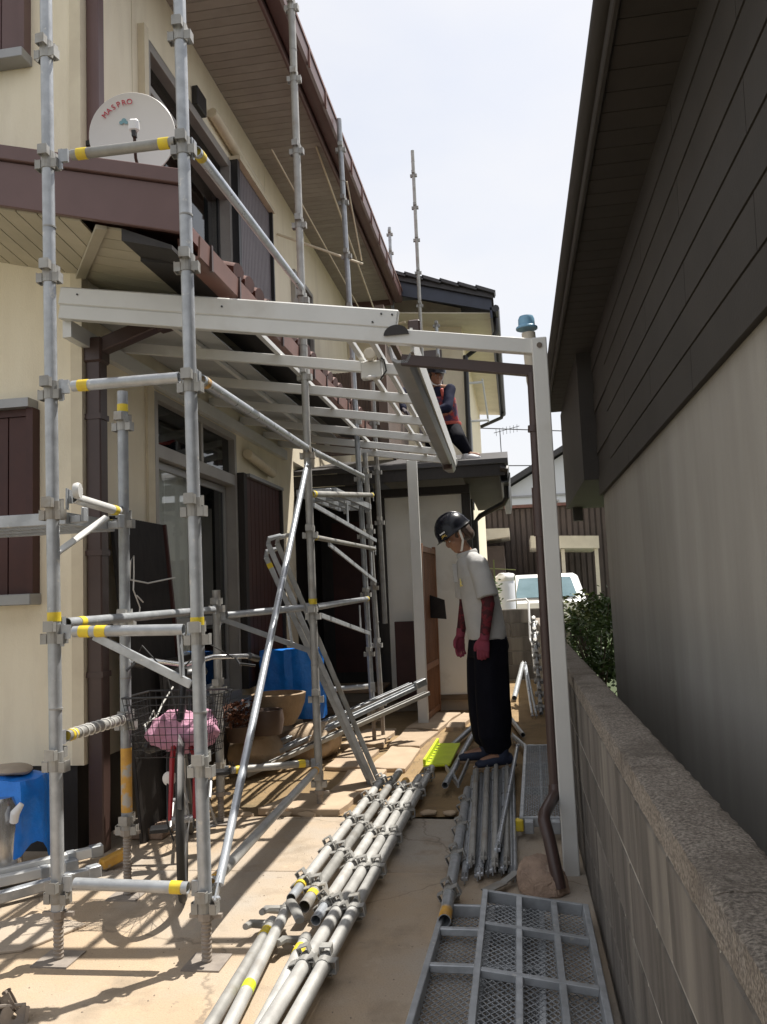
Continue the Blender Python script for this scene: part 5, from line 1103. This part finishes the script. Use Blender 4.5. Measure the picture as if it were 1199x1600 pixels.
sh_ = thing('far_shed', 'low beige roofed shed seen under the annex gutter', 'shed', (-.9, 20.5, 0)); b = MB(); b.box((-1.8, 20.3, 0), (-.25, 21.7, 2.35)); b.build('wall', fencem, sh_, smooth=False); b = MB(); b.prism([(-1.9, 20.0, 2.36), (-.1, 20.0, 2.55), (-.1, 20.0, 2.75), (-1.9, 20.0, 2.78)], (0, 1.8, 0)); b.build('roof', creamp, sh_, smooth=False)
# van
van = thing('parked_van', 'white minivan parked beyond the end wall seen from its front', 'van', (.45, 18, 0))
b = MB(); prof = [(-.85, .35), (.85, .35), (.86, .75), (.84, 1.0), (.72, 1.52), (.62, 1.62), (-.62, 1.62), (-.72, 1.52), (-.84, 1.0), (-.86, .75)]
VX = .62; secs = [(18.0, .86, .30), (18.15, .98, .08), (18.9, 1.0, 0), (21.5, 1.0, 0), (21.9, .97, 0)]
base = len(b.v)
lev = [(17.95, .35, 1.0, .80), (18.35, .35, 1.03, .84), (18.95, .35, 1.60, .84), (21.6, .35, 1.64, .84), (21.9, .35, 1.2, .82)]
for yy, zb0, ztp, hw in lev:
    for px, pz_ in ((-hw, zb0), (hw, zb0), (hw+.02, min(.95, ztp-.05)), (hw*.86 if ztp > 1.3 else hw*.95, ztp-.06), (hw*.74 if ztp > 1.3 else hw*.85, ztp), (-(hw*.74 if ztp > 1.3 else hw*.85), ztp), (-(hw*.86 if ztp > 1.3 else hw*.95), ztp-.06), (-hw-.02, min(.95, ztp-.05))): b.v.append(V((VX+px, yy, pz_)))
for i in range(4):
    for k in range(8): l = (k+1) % 8; b.f.append([i*8+k, i*8+l, (i+1)*8+l, (i+1)*8+k])
b.f.append(list(range(8))); b.f.append(list(range(32, 40))); b.build('body', vanm, van, bev=.02)
q = MB(); q.add([(VX-.66, 18.40, 1.07), (VX+.66, 18.40, 1.07), (VX+.56, 18.87, 1.50), (VX-.56, 18.87, 1.50)], [(0, 1, 2, 3)]); 
q.v = [p+V((0, -.03, .025)) for p in q.v]; q.build('windscreen', mat('windscreen', (.16, .24, .28), (.12, .19, .22), 3, .08), van, smooth=False)
for s in (-1, 1): q = MB(); q.ell((VX+s*.62, 17.95, .78), (.16, .05, .10)); q.build('headlight', chrome, van)
for s in (-1, 1):
    for yy in (18.6, 21.0): q = MB(); q.tube([(VX+s*.80, yy, .31), (VX+s*.66, yy, .31)], .31, 18); q.build('wheel', rubber, van)
q = MB(); q.box((VX-.5, 17.915, .5), (VX+.5, 17.949, .62)); q.build('grille', blackp, van, smooth=False)
# tank with net and poles at end wall
tk = thing('white_container', 'white plastic container with crumpled cover behind the end wall', 'container', (-.16, 13.6, 0))
q = MB(); q.lathe([(0, 0), (.17, 0), (.18, 1.38), (.15, 1.42), (0, 1.44)], Matrix.Translation((-.19, 13.7, 0)), 20); q.build('body', bluew, tk)
q = MB(); q.ell((-.18, 13.7, 1.46), (.17, .16, .10)); lump(q, .04, 12, 3); q.build('cover', white, tk)
vs = thing('plant_stake', 'thin green pole frame with a vine in front of the white container', 'plant support', (-.2, 13, 0))
q = MB(); q.tube([(-.33, 13.0, 0), (-.33, 13.0, 1.75)], .012, 6); q.tube([(-.02, 13.0, 0), (-.02, 13.0, 1.5)], .008, 6); q.tube([(-.4, 13.0, 1.62), (0, 13.0, 1.58)], .008, 6); q.build('pole', leafy, vs)
q = MB()
for k in range(150):
    c = V((-.33+random.gauss(0, .04), 12.98, random.uniform(.75, 1.45))); M = frame_from((random.uniform(-1, 1), -1, random.uniform(0, 1)), (1, 0, .2), c); s = .03; q.add([M @ V((-s, 0, 0)), M @ V((0, -s*.5, 0)), M @ V((s, 0, 0)), M @ V((0, s*.5, 0))], [(0, 1, 2, 3)])
q.build('foliage', leafm, vs, kind='stuff', smooth=False)
rd = MB(); rd.box((-14, 16.2, -.058), (14, 23, -.05)); struct(rd.build('road', concg, smooth=False))
# wires and antenna
for k, (z0, z1, lb_) in enumerate(((8.25, 7.9, 'overhead cable, upper one across the pale sky'), (6.62, 6.42, 'overhead cable, lower one just above the annex roof'), (11.6, 11.2, 'faint overhead cable near the terrace post top'))):
    q = MB(); q.tube([(-8+i*1.6, 35, z0+(z1-z0)*(i*1.6-6.5)/3.2-.02*(i*(10-i))*.1) for i in range(11)], .022, 5, cap=False); tag(q.build('overhead_cable', cable), lb_, 'cable')
an = thing('tv_antenna', 'thin roof antenna mast standing against the sky over the annex roof', 'antenna', (-.33, 36, 0)); q = MB(); q.tube([(-.28, 36, 0), (-.34, 36, 8.2)], .022, 6); q.build('mast', cable, an)
q = MB(); q.tube([(-.6, 36, 8.1), (.5, 35.6, 8.25)], .014, 5)
for k in range(7): q.tube([(-.5+k*.15, 36.2, 8.0+k*.02), (-.5+k*.15, 35.6, 8.2+k*.02)], .010, 5)
q.build('elements', cable, an, kind='stuff')

# ------------------------------------------------------------------ PEOPLE
def capsule(mb, a, b_, ra, rb, seg=14):
    a, b_ = V(a), V(b_); n = 5
    mb.tube([a.lerp(b_, i/n) for i in range(n+1)], [ra+(rb-ra)*i/n for i in range(n+1)], seg)
    mb.ell(a, (ra,)*3, seg=seg, rings=8); mb.ell(b_, (rb,)*3, seg=seg, rings=8)
def loft(mb, rings, f, seg=20):
    """rings: (centre, half width along l, half depth along f) with l = up x f"""
    l = V((0, 0, 1)).cross(f); base = len(mb.v)
    for c, a, d_ in rings:
        for k in range(seg):
            t = 2*math.pi*k/seg; mb.v.append(V(c)+l*(a*math.cos(t))+f*(d_*math.sin(t)))
    for i in range(len(rings)-1):
        for k in range(seg): m_ = (k+1) % seg; mb.f.append([base+i*seg+k, base+i*seg+m_, base+(i+1)*seg+m_, base+(i+1)*seg+k])
    mb.f.append([base+k for k in range(seg)]); mb.f.append([base+(len(rings)-1)*seg+k for k in range(seg)][::-1])
def hand(mb, wrist, dirv, palmn, thumbside, s=1.0, curl=.5, fat=0.):
    """palm and five fingers; dirv along the hand, palmn out of the palm, thumbside towards the thumb"""
    d0 = V(dirv).normalized(); pn = V(palmn); pn = (pn-d0*pn.dot(d0)).normalized(); ts = V(thumbside); ts = (ts-d0*ts.dot(d0)-pn*ts.dot(pn)).normalized(); w = V(wrist)
    mb.tube([w, w+d0*.03*s, w+d0*.085*s], [.026*s+fat, .036*s+fat, .040*s+fat], 12, ry=[.020*s+fat, .017*s+fat, .014*s+fat], up=pn)
    for i, (off, ln) in enumerate(((.030, .074), (.010, .082), (-.011, .076), (-.031, .060))):
        p = w+d0*.080*s+ts*off*s; c1 = curl*(1+.15*i); 
        q1 = p+(d0*math.cos(c1*.5)+pn*math.sin(c1*.5))*(ln*.45*s); q2 = q1+(d0*math.cos(c1*1.2)+pn*math.sin(c1*1.2))*(ln*.32*s); q3 = q2+(d0*math.cos(c1*1.8)+pn*math.sin(c1*1.8))*(ln*.25*s)
        mb.tube([p-d0*.02*s, p, q1, q2, q3], [.0095*s+fat, .0098*s+fat, .009*s+fat, .0082*s+fat, .006*s+fat], 8)
    t0 = w+d0*.022*s+ts*.024*s; t1 = t0+(d0*.7+ts*.75+pn*.2).normalized()*.036*s; t2 = t1+(d0*.95+ts*.25+pn*.35).normalized()*.03*s; t3 = t2+(d0*.95+pn*.4).normalized()*.022*s
    mb.tube([t0-d0*.008*s, t1, t2, t3], [.014*s+fat, .012*s+fat, .0105*s+fat, .007*s+fat], 8)
def head_parts(mb, c, f, up, s=1.0):
    """skull, jaw, nose, lips, ears around the head centre c looking along f"""
    f = V(f).normalized(); l = V(up).cross(f).normalized(); u_ = f.cross(l); M = Matrix(((l.x, f.x, u_.x, 0), (l.y, f.y, u_.y, 0), (l.z, f.z, u_.z, 0), (0, 0, 0, 1)))
    def E(x, y, z, a, b_, c_): mb.ell(V(c)+M.to_3x3() @ (V((x, y, z))*s), (a*s, b_*s, c_*s), M, 18, 12)
    E(0, -.012, .035, .076, .094, .088); E(0, .025, -.035, .060, .066, .075); E(0, .055, -.085, .032, .034, .026)   # skull, face, chin
    E(0, .092, -.018, .013, .020, .024); E(0, .098, -.032, .017, .013, .011)                                        # nose
    E(0, .084, -.058, .023, .010, .006); E(0, .082, -.069, .020, .010, .006)                                        # lips
    E(0, .078, .016, .058, .016, .012)                                                                              # brow
    for k in (-1, 1): E(k*.040, .058, -.028, .024, .026, .024); E(k*.077, -.008, -.012, .010, .022, .034)           # cheeks, ears
    return M
def person(name, label, loc, J, look, hup, face, legs_f, cloth, hs=1.0):
    t = thing(name, label, 'person', loc)
    f = V(face).normalized(); l = V((0, 0, 1)).cross(f)
    b = MB()
    hM = head_parts(b, J['head'], look, hup, hs)
    capsule(b, J['neck'], V(J['head'])+V((0, 0, -.03)), .050, .050)
    loft(b, [(J['pelvis'], .135, .085), (V(J['pelvis']).lerp(V(J['neck']), .35), .125, .082), (V(J['pelvis']).lerp(V(J['neck']), .7), .16, .095), (V(J['neck'])+V((0, 0, -.04)), .12, .07)], f)
    for s in 'LR':
        capsule(b, J['sh'+s], J['el'+s], .048, .038); capsule(b, J['el'+s], J['wr'+s], .037, .027)
        capsule(b, J['hip'+s], J['kn'+s], .078, .052); capsule(b, J['kn'+s], J['an'+s], .052, .036); capsule(b, J['neck'], J['sh'+s], .05, .05)
        hd_ = J['hand'+s]; hand(b, J['wr'+s], hd_[0], hd_[1], hd_[2], 1.0, hd_[3])
        capsule(b, V(J['an'+s])+V((0, 0, -.02)), V(J['an'+s])+V(legs_f[s])*.14+V((0, 0, -.05)), .04, .03)
    remesh(b, 'body', skin, t, .0075)
    # eyes and brows
    hc = V(J['head']); h3 = hM.to_3x3()
    for k in (-1, 1):
        q = MB(); q.ell(hc+h3 @ V((k*.031*hs, .080*hs, -.004*hs)), (.011*hs, .008*hs, .006*hs), hM, 10, 6); q.build('eye', white, t)
        q = MB(); q.ell(hc+h3 @ V((k*.031*hs, .0865*hs, -.004*hs)), (.005*hs, .003*hs, .005*hs), hM, 8, 6); q.build('pupil', rubber, t)
        q = MB(); q.ell(hc+h3 @ V((k*.032*hs, .090*hs, .013*hs)), (.021*hs, .006*hs, .004*hs), hM, 10, 6); q.build('eyebrow', hairm, t)
    # hair
    q = MB(); q.ell(hc+h3 @ V((0, -.030, .02))*1, (.086, .092, .092), hM, 22, 14)
    for k in range(9):
        a = R(-75+k*18.75); p = hc+h3 @ V((.078*math.sin(a), -.035-.06*math.cos(a), -.01)); q.tube([p+h3 @ V((0, 0, .03)), p, p+h3 @ V((.006*math.sin(a*7), -.005, -.045)), p+h3 @ V((0, .005, -.078))], [.022, .024, .02, .006], 8)
    remesh(q, 'hair', cloth.get('hair', hairm), t, .008)
    # helmet
    hm = MB(); hMt = Matrix.Translation(hc) @ hM
    prof = [(.128, .028), (.124, .036), (.119, .055), (.114, .085), (.10, .122), (.078, .148), (.045, .165), (0, .170)]
    hm.lathe(prof, hMt, 32, sx=.90, sy=1.10); inn = [(.119, .03), (.112, .06), (.104, .09), (.09, .12), (.04, .15), (0, .155)]; hm.lathe(inn, hMt, 32, sx=.90, sy=1.10)
    for x in (-.02, .02): hm.tube([hMt @ V((x, .125*math.cos(a)*1.02, .035+.137*math.sin(a))) for a in [R(15+i*150/14) for i in range(15)]], .007, 6)
    h_o = hm.build('helmet', helm, t)
    q = MB(); pts = []
    n = 20
    for i in range(n+1):
        a = R(20+i*140/n); pts += [hMt @ V((.118*math.cos(a)*.93, .118*math.sin(a)*1.08, .034)), hMt @ V((.118*math.cos(a)*.98, .118*math.sin(a)*1.08+.032*math.sin(a), .024)), hMt @ V((.118*math.cos(a)*.93, .118*math.sin(a)*1.08, .028))]
    q.v = pts; q.f = [[3*i+a, 3*i+b_, 3*i+3+b_, 3*i+3+a] for i in range(n) for a, b_ in ((0, 1), (1, 2))]; q.build('brim', helm, h_o)
    q = MB(); q.tube([hMt @ V((.118*math.cos(a)*.91, .118*math.sin(a)*1.11, .027)) for a in [2*math.pi*i/40 for i in range(40)]], .004, 6, closed=True); q.build('rim', blackp, h_o)
    q = MB()
    for k in (-1, 1): q.tube([hMt @ V((k*.102, -.01, .03)), hMt @ V((k*.084, .01, -.05)), hMt @ V((k*.045, .05, -.105)), hMt @ V((0, .062, -.117))], .0045, 6, ry=.009)
    q.build('chin_strap', cordm, t)
    return t, f, l, hMt, h_o
# --- worker looking down among the pipes
O = V((-.225, 6.0, .075)); f0 = V((-.965, -.26, 0)).normalized(); l0_ = V((0, 0, 1)).cross(f0)
def w1(l, f, z): return O+l0_*l+f0*f+V((0, 0, z))
J1 = dict(head=w1(-.005, .185, 1.605), neck=w1(0, .10, 1.44), pelvis=w1(0, 0, .93), shL=w1(.175, .075, 1.375), shR=w1(-.175, .10, 1.385), elL=w1(.235, .035, 1.115), elR=w1(-.225, .10, 1.12), wrL=w1(.235, .075, .88), wrR=w1(-.22, .15, .885),
          hipL=w1(.085, 0, .90), hipR=w1(-.085, 0, .90), knL=w1(.11, .03, .48), knR=w1(-.10, .06, .48), anL=w1(.11, -.03, .09), anR=w1(-.10, .03, .09),
          handL=(V((0, 0, -1))+f0*.18, -l0_*.8-f0*.4, f0*.9-l0_*.3, .55), handR=(V((0, 0, -1))+f0*.12, l0_*.8-f0*.4, f0*.9+l0_*.3, .4))
look1 = (f0*.80-l0_*-.10+V((0, 0, -.55))).normalized()
t1, f_, l_, hMt1, h1 = person('person', 'worker in grey polo shirt, navy helmet and wide dark trousers looking down among the pipes', tuple(O), J1, look1, V((0, 0, 1))+f0*.55, f0, {'L': f0+l0_*.25, 'R': f0-l0_*.1}, {})
# shirt
q = MB(); W1 = [(w1(0, .0, .86), .175, .135), (w1(0, .01, .92), .178, .138), (w1(0, .02, 1.05), .168, .132), (w1(0, .045, 1.2), .178, .128), (w1(0, .07, 1.31), .190, .122), (w1(0, .085, 1.385), .175, .105), (w1(0, .10, 1.425), .115, .085), (w1(0, .115, 1.455), .070, .068)]
loft(q, W1, f0, 28)
for s, k in (('L', 1), ('R', -1)):
    a, e = J1['sh'+s], J1['el'+s]; capsule(q, V(a)+V((0, 0, .0)), V(a).lerp(V(e), .45), .070, .075); q.tube([V(a).lerp(V(e), .4), V(a).lerp(V(e), .86)], [.074, .080], 18)
for s in 'LR': capsule(q, J1['neck'], J1['sh'+s], .062, .072)
for i, p in enumerate(q.v):
    h_ = p.z-O.z; q.v[i] = p+V((mnoise.noise(V((p.x*7, p.y*7, p.z*16)))*.010, mnoise.noise(V((p.x*7+9, p.y*7, p.z*18)))*.010, 0))
lump(q, .006, 14, 3); remesh(q, 'polo_shirt', shirtm, t1, .008, smooth_it=2)
q = MB(); 
cpts = [w1(.062*math.cos(a), .118+.062*math.sin(a), 1.462-.016*math.sin(a)) for a in [R(-60-240+i*24+0) for i in range(13)]]
q.tube([w1(.066*math.cos(a), .116+.066*math.sin(a), 1.466-.018*math.sin(a)) for a in [2*math.pi*i/24 for i in range(24)]], .009, 8, closed=True, ry=.022); q.build('collar', shirtm, t1)
q = MB(); q.beam(w1(.0, .212, 1.40), w1(0, .207, 1.27), .004, .03); q.build('placket', shirtm, t1, smooth=False)
# chest emblem: small flowing strokes
q = MB(); ec = w1(.085, .187, 1.255)
def em(pts, r=.004): q.tube([ec+l0_*x+V((0, 0, z))+f0*(.006-.2*abs(x)) for x, z in pts], r, 5)
em([(-.004, .035), (.004, .015), (-.006, .0), (-.02, -.02)]); em([(.004, .018), (.018, .012), (.01, .0), (.02, -.016), (.034, -.012)]); em([(-.022, .004), (-.006, .006), (.012, .01)]); q.build('emblem', ylogo, t1)
# trousers: one wide garment
q = MB(); loft(q, [(w1(0, 0, .965), .155, .115), (w1(0, 0, .90), .165, .13), (w1(0, .0, .80), .175, .14), (w1(0, .01, .74), .16, .13)], f0, 24)
for s, k in (('L', 1), ('R', -1)):
    x = .095*k; fo = .005 if s == 'L' else .025
    loft(q, [(w1(x*.8, .0, .86), .095, .122), (w1(x, fo*.5, .70), .095, .122), (w1(x*1.05, fo, .50), .094, .120), (w1(x*1.05, fo, .32), .094, .122), (w1(x*1.05, fo*.6, .20), .092, .120), (w1(x*1.05, fo*.2, .135), .082, .105), (w1(x*1.05, fo*.0, .09), .058, .072)], f0, 22)
for i, p in enumerate(q.v):      # hanging folds: vertical creases, gathered at the hem
    h_ = p.z-O.z; a_ = math.atan2(p.y-O.y, p.x-O.x); k_ = math.sin(a_*9+mnoise.noise(V((p.x*3, p.y*3, p.z*2)))*5)*.006*(1 if h_ > .25 else .4)+(.010*math.sin(h_*62+a_*2) if h_ < .30 else 0)
    q.v[i] = p+V((math.cos(a_), math.sin(a_), 0))*k_
lump(q, .010, 8, 6); lump(q, .005, 22, 2); remesh(q, 'trousers', trous, t1, .008, smooth_it=2)
# sleeves, gloves, boots
for s, k in (('L', 1), ('R', -1)):
    q = MB(); capsule(q, V(J1['sh'+s]).lerp(V(J1['el'+s]), .55), J1['el'+s], .052, .046); capsule(q, J1['el'+s], V(J1['el'+s]).lerp(V(J1['wr'+s]), .92), .046, .034); lump(q, .003, 40, k); remesh(q, 'arm_cover', sleevem, t1, .006)
    h_ = J1['hand'+s]; q = MB(); hand(q, J1['wr'+s], h_[0], h_[1], h_[2], 1.04, h_[3], .003); q.tube([V(J1['wr'+s])-V(h_[0]).normalized()*.05, V(J1['wr'+s])+V(h_[0]).normalized()*.015], .034, 14); remesh(q, 'glove', glovem, t1, .0045, smooth_it=2)
    an_ = V(J1['an'+s]); fd = (f0+l0_*(.25 if s == 'L' else -.1)).normalized(); q = MB()
    q.tube([an_+V((0, 0, .08)), an_+V((0, 0, -.02))], [.052, .05], 16); q.tube([an_-fd*.07+V((0, 0, -.045)), an_-fd*.02+V((0, 0, -.04)), an_+fd*.08+V((0, 0, -.05)), an_+fd*.16+V((0, 0, -.058)), an_+fd*.195+V((0, 0, -.065))], [.036, .042, .046, .044, .03], 16, ry=[.036, .05, .038, .028, .02]); q.ell(an_+V((0, 0, -.02)), (.05, .05, .06)); remesh(q, 'tabi_boot', bootm, t1, .006)
    q = MB(); sl_pts = []
    lat = V((0, 0, 1)).cross(fd)
    for a, w_ in ((-.105, .02), (-.095, .036), (-.03, .040), (.08, .047), (.16, .046), (.20, .034), (.215, .012)): sl_pts.append((a, w_))
    poly = [an_+fd*a+lat*w_+V((0, 0, -.098)) for a, w_ in sl_pts]+[an_+fd*a-lat*w_+V((0, 0, -.098)) for a, w_ in reversed(sl_pts)]
    q.prism(poly, (0, 0, .018)); q.build('sole', solem, t1, smooth=False, bev=.003)
# helmet stickers on the side that faces the camera and the front
def sticker(hMt, az, z0, pts_list, m, par, name, th=.003, rr=.122):
    q = MB(); a = R(az)
    for pts in pts_list:
        q.tube([hMt @ V(((rr+.001)*math.cos(a+x/rr)*.91*sc_, (rr+.001)*math.sin(a+x/rr)*1.11*sc_, z0+z)) for x, z, sc_ in pts], th, 6)
    return q.build(name, m, par)
def curve_patch(hMt, az, z0, w, h, m, par, name):
    q = MB(); n = 6; rows = 3
    for j in range(rows+1):
        z = z0+h*(j/rows-.5); rp_ = .1185-max(0, (z-.06))*.32
        for i in range(n+1):
            a = R(az)+(w*(i/n-.5))/.12; q.v.append(hMt @ V(((rp_+.0015)*math.cos(a)*.905, (rp_+.0015)*math.sin(a)*1.105, z)))
    for j in range(rows):
        for i in range(n): k = j*(n+1)+i; q.f.append([k, k+1, k+n+2, k+n+1])
    return q.build(name, m, par)
# azimuth measured from head-left axis towards the face
curve_patch(hMt1, 52, .082, .05, .026, white, h1, 'name_sticker')
def strokes(hMt, az, lst, m, par, name, th=.0026):
    q = MB()
    for pts in lst:
        pp = []
        for x, z in pts:
            rp_ = .1185-max(0, (z-.06))*.32; a = R(az)+x/.12; pp.append(hMt @ V(((rp_+.002)*math.cos(a)*.905, (rp_+.002)*math.sin(a)*1.105, z)))
        q.tube(pp, th, 5)
    return q.build(name, m, par)
strokes(hMt1, 52, [[(-.026, .040), (-.008, .050), (.018, .056)], [(-.022, .058), (-.004, .050), (.026, .042)], [(-.008, .057), (.006, .059)]], gold, h1, 'emblem')

# --- worker on the annex roof
E2 = 9.2; f2 = V((.05, -1, 0)).normalized(); l2 = V((0, 0, 1)).cross(f2)
P = lambda x, y, z: V((x+.075, y, z-.015))
f2 = V((-.35, -.94, 0)).normalized()
J2 = dict(head=P(-.845, 9.20, 3.745), neck=P(-.83, 9.26, 3.60), pelvis=P(-.755, 9.40, 3.16), shL=P(-.69, 9.20, 3.56), shR=P(-.985, 9.24, 3.565), elL=P(-.72, 9.05, 3.32), elR=P(-1.22, 9.12, 3.55), wrL=P(-.92, 9.0, 3.27), wrR=P(-1.20, 8.95, 3.32),
          hipL=P(-.69, 9.38, 3.15), hipR=P(-.84, 9.40, 3.15), knL=P(-.615, 9.12, 2.98), knR=P(-.93, 9.05, 3.08), anL=P(-.535, 9.15, 2.70+.12), anR=P(-.93, 9.32, 2.74+.12),
          handL=(V((-1, -.2, -.1)), V((0, -.2, -1)), V((0, -1, 0)), .6), handR=(V((.5, -.3, -.5)), V((0, -.3, -1)), V((0, -1, 0)), .6))
t2, f_, l_, hMt2, h2 = person('person', 'worker in navy shirt and red plaid vest crouching on the annex roof behind the gutter', (-.75, 9.3, 2.7), J2, V((.45, -.80, -.28)).normalized(), V((0, 0, 1)), f2, {'L': V((.85, -.5, 0)).normalized(), 'R': V((-.2, -1, 0)).normalized()}, {'hair': rubber})
q = MB(); ctr = lambda t: V(J2['pelvis']).lerp(V(J2['neck']), t)
loft(q, [(ctr(-.02), .15, .11), (ctr(.3), .15, .115), (ctr(.65), .175, .12), (ctr(.9), .165, .10), (ctr(1.02), .07, .065)], f2, 24)
for s in 'LR':
    capsule(q, J2['sh'+s], J2['el'+s], .066, .056); capsule(q, J2['el'+s], V(J2['el'+s]).lerp(V(J2['wr'+s]), .95), .055, .040)
lump(q, .006, 14, 3); remesh(q, 'shirt', navyc, t2, .009)
q = MB(); loft(q, [(ctr(.05), .162, .125), (ctr(.3), .162, .128), (ctr(.62), .180, .132), (ctr(.74), .175, .128)], f2, 24); lump(q, .005, 16, 1); remesh(q, 'vest', vestm, t2, .009)
q = MB(); l2v = V((0, 0, 1)).cross(f2)
for k in (-1, 1): q.tube([ctr(.72)+l2v*(k*.09)+f2*.125, ctr(.9)+l2v*(k*.085)+f2*.105, ctr(1.0)+l2v*(k*.07)+f2*.0, ctr(.9)+l2v*(k*.085)-f2*.105], .008, 8, ry=.018)
q.tube([ctr(.08)+l2v*(.168*math.cos(a))+f2*(.132*math.sin(a)) for a in [2*math.pi*i/24 for i in range(24)]], .008, 6, closed=True, ry=.022); q.build('harness', mat('red_strap', (.48, .09, .06), (.4, .07, .05), 8, .7), t2)
q = MB(); loft(q, [(ctr(.05), .15, .115), (ctr(-.05), .16, .12), (ctr(-.2), .14, .10)], f2, 20)
for s in 'LR': capsule(q, J2['hip'+s], J2['kn'+s], .10, .085); capsule(q, J2['kn'+s], V(J2['an'+s])+V((0, 0, .02)), .085, .060)
lump(q, .007, 14, 5); remesh(q, 'trousers', trous, t2, .010)
for s, fd in (('L', V((.75, -.65, 0)).normalized()), ('R', V((-.2, -1, 0)).normalized())):
    an_ = V(J2['an'+s]); q = MB(); q.tube([an_+V((0, 0, .05)), an_+V((0, 0, -.03))], [.05, .05], 14); q.tube([an_-fd*.06+V((0, 0, -.06)), an_+fd*.08+V((0, 0, -.065)), an_+fd*.18+V((0, 0, -.085))], [.042, .050, .035], 14, ry=[.05, .045, .025]); q.ell(an_+V((0, 0, -.03)), (.05, .05, .05)); remesh(q, 'shoe', wsock, t2, .008)
for s in 'LR':
    h_ = J2['hand'+s]; q = MB(); hand(q, J2['wr'+s], h_[0], h_[1], h_[2], 1.04, h_[3], .003); remesh(q, 'glove', glovep, t2, .005)
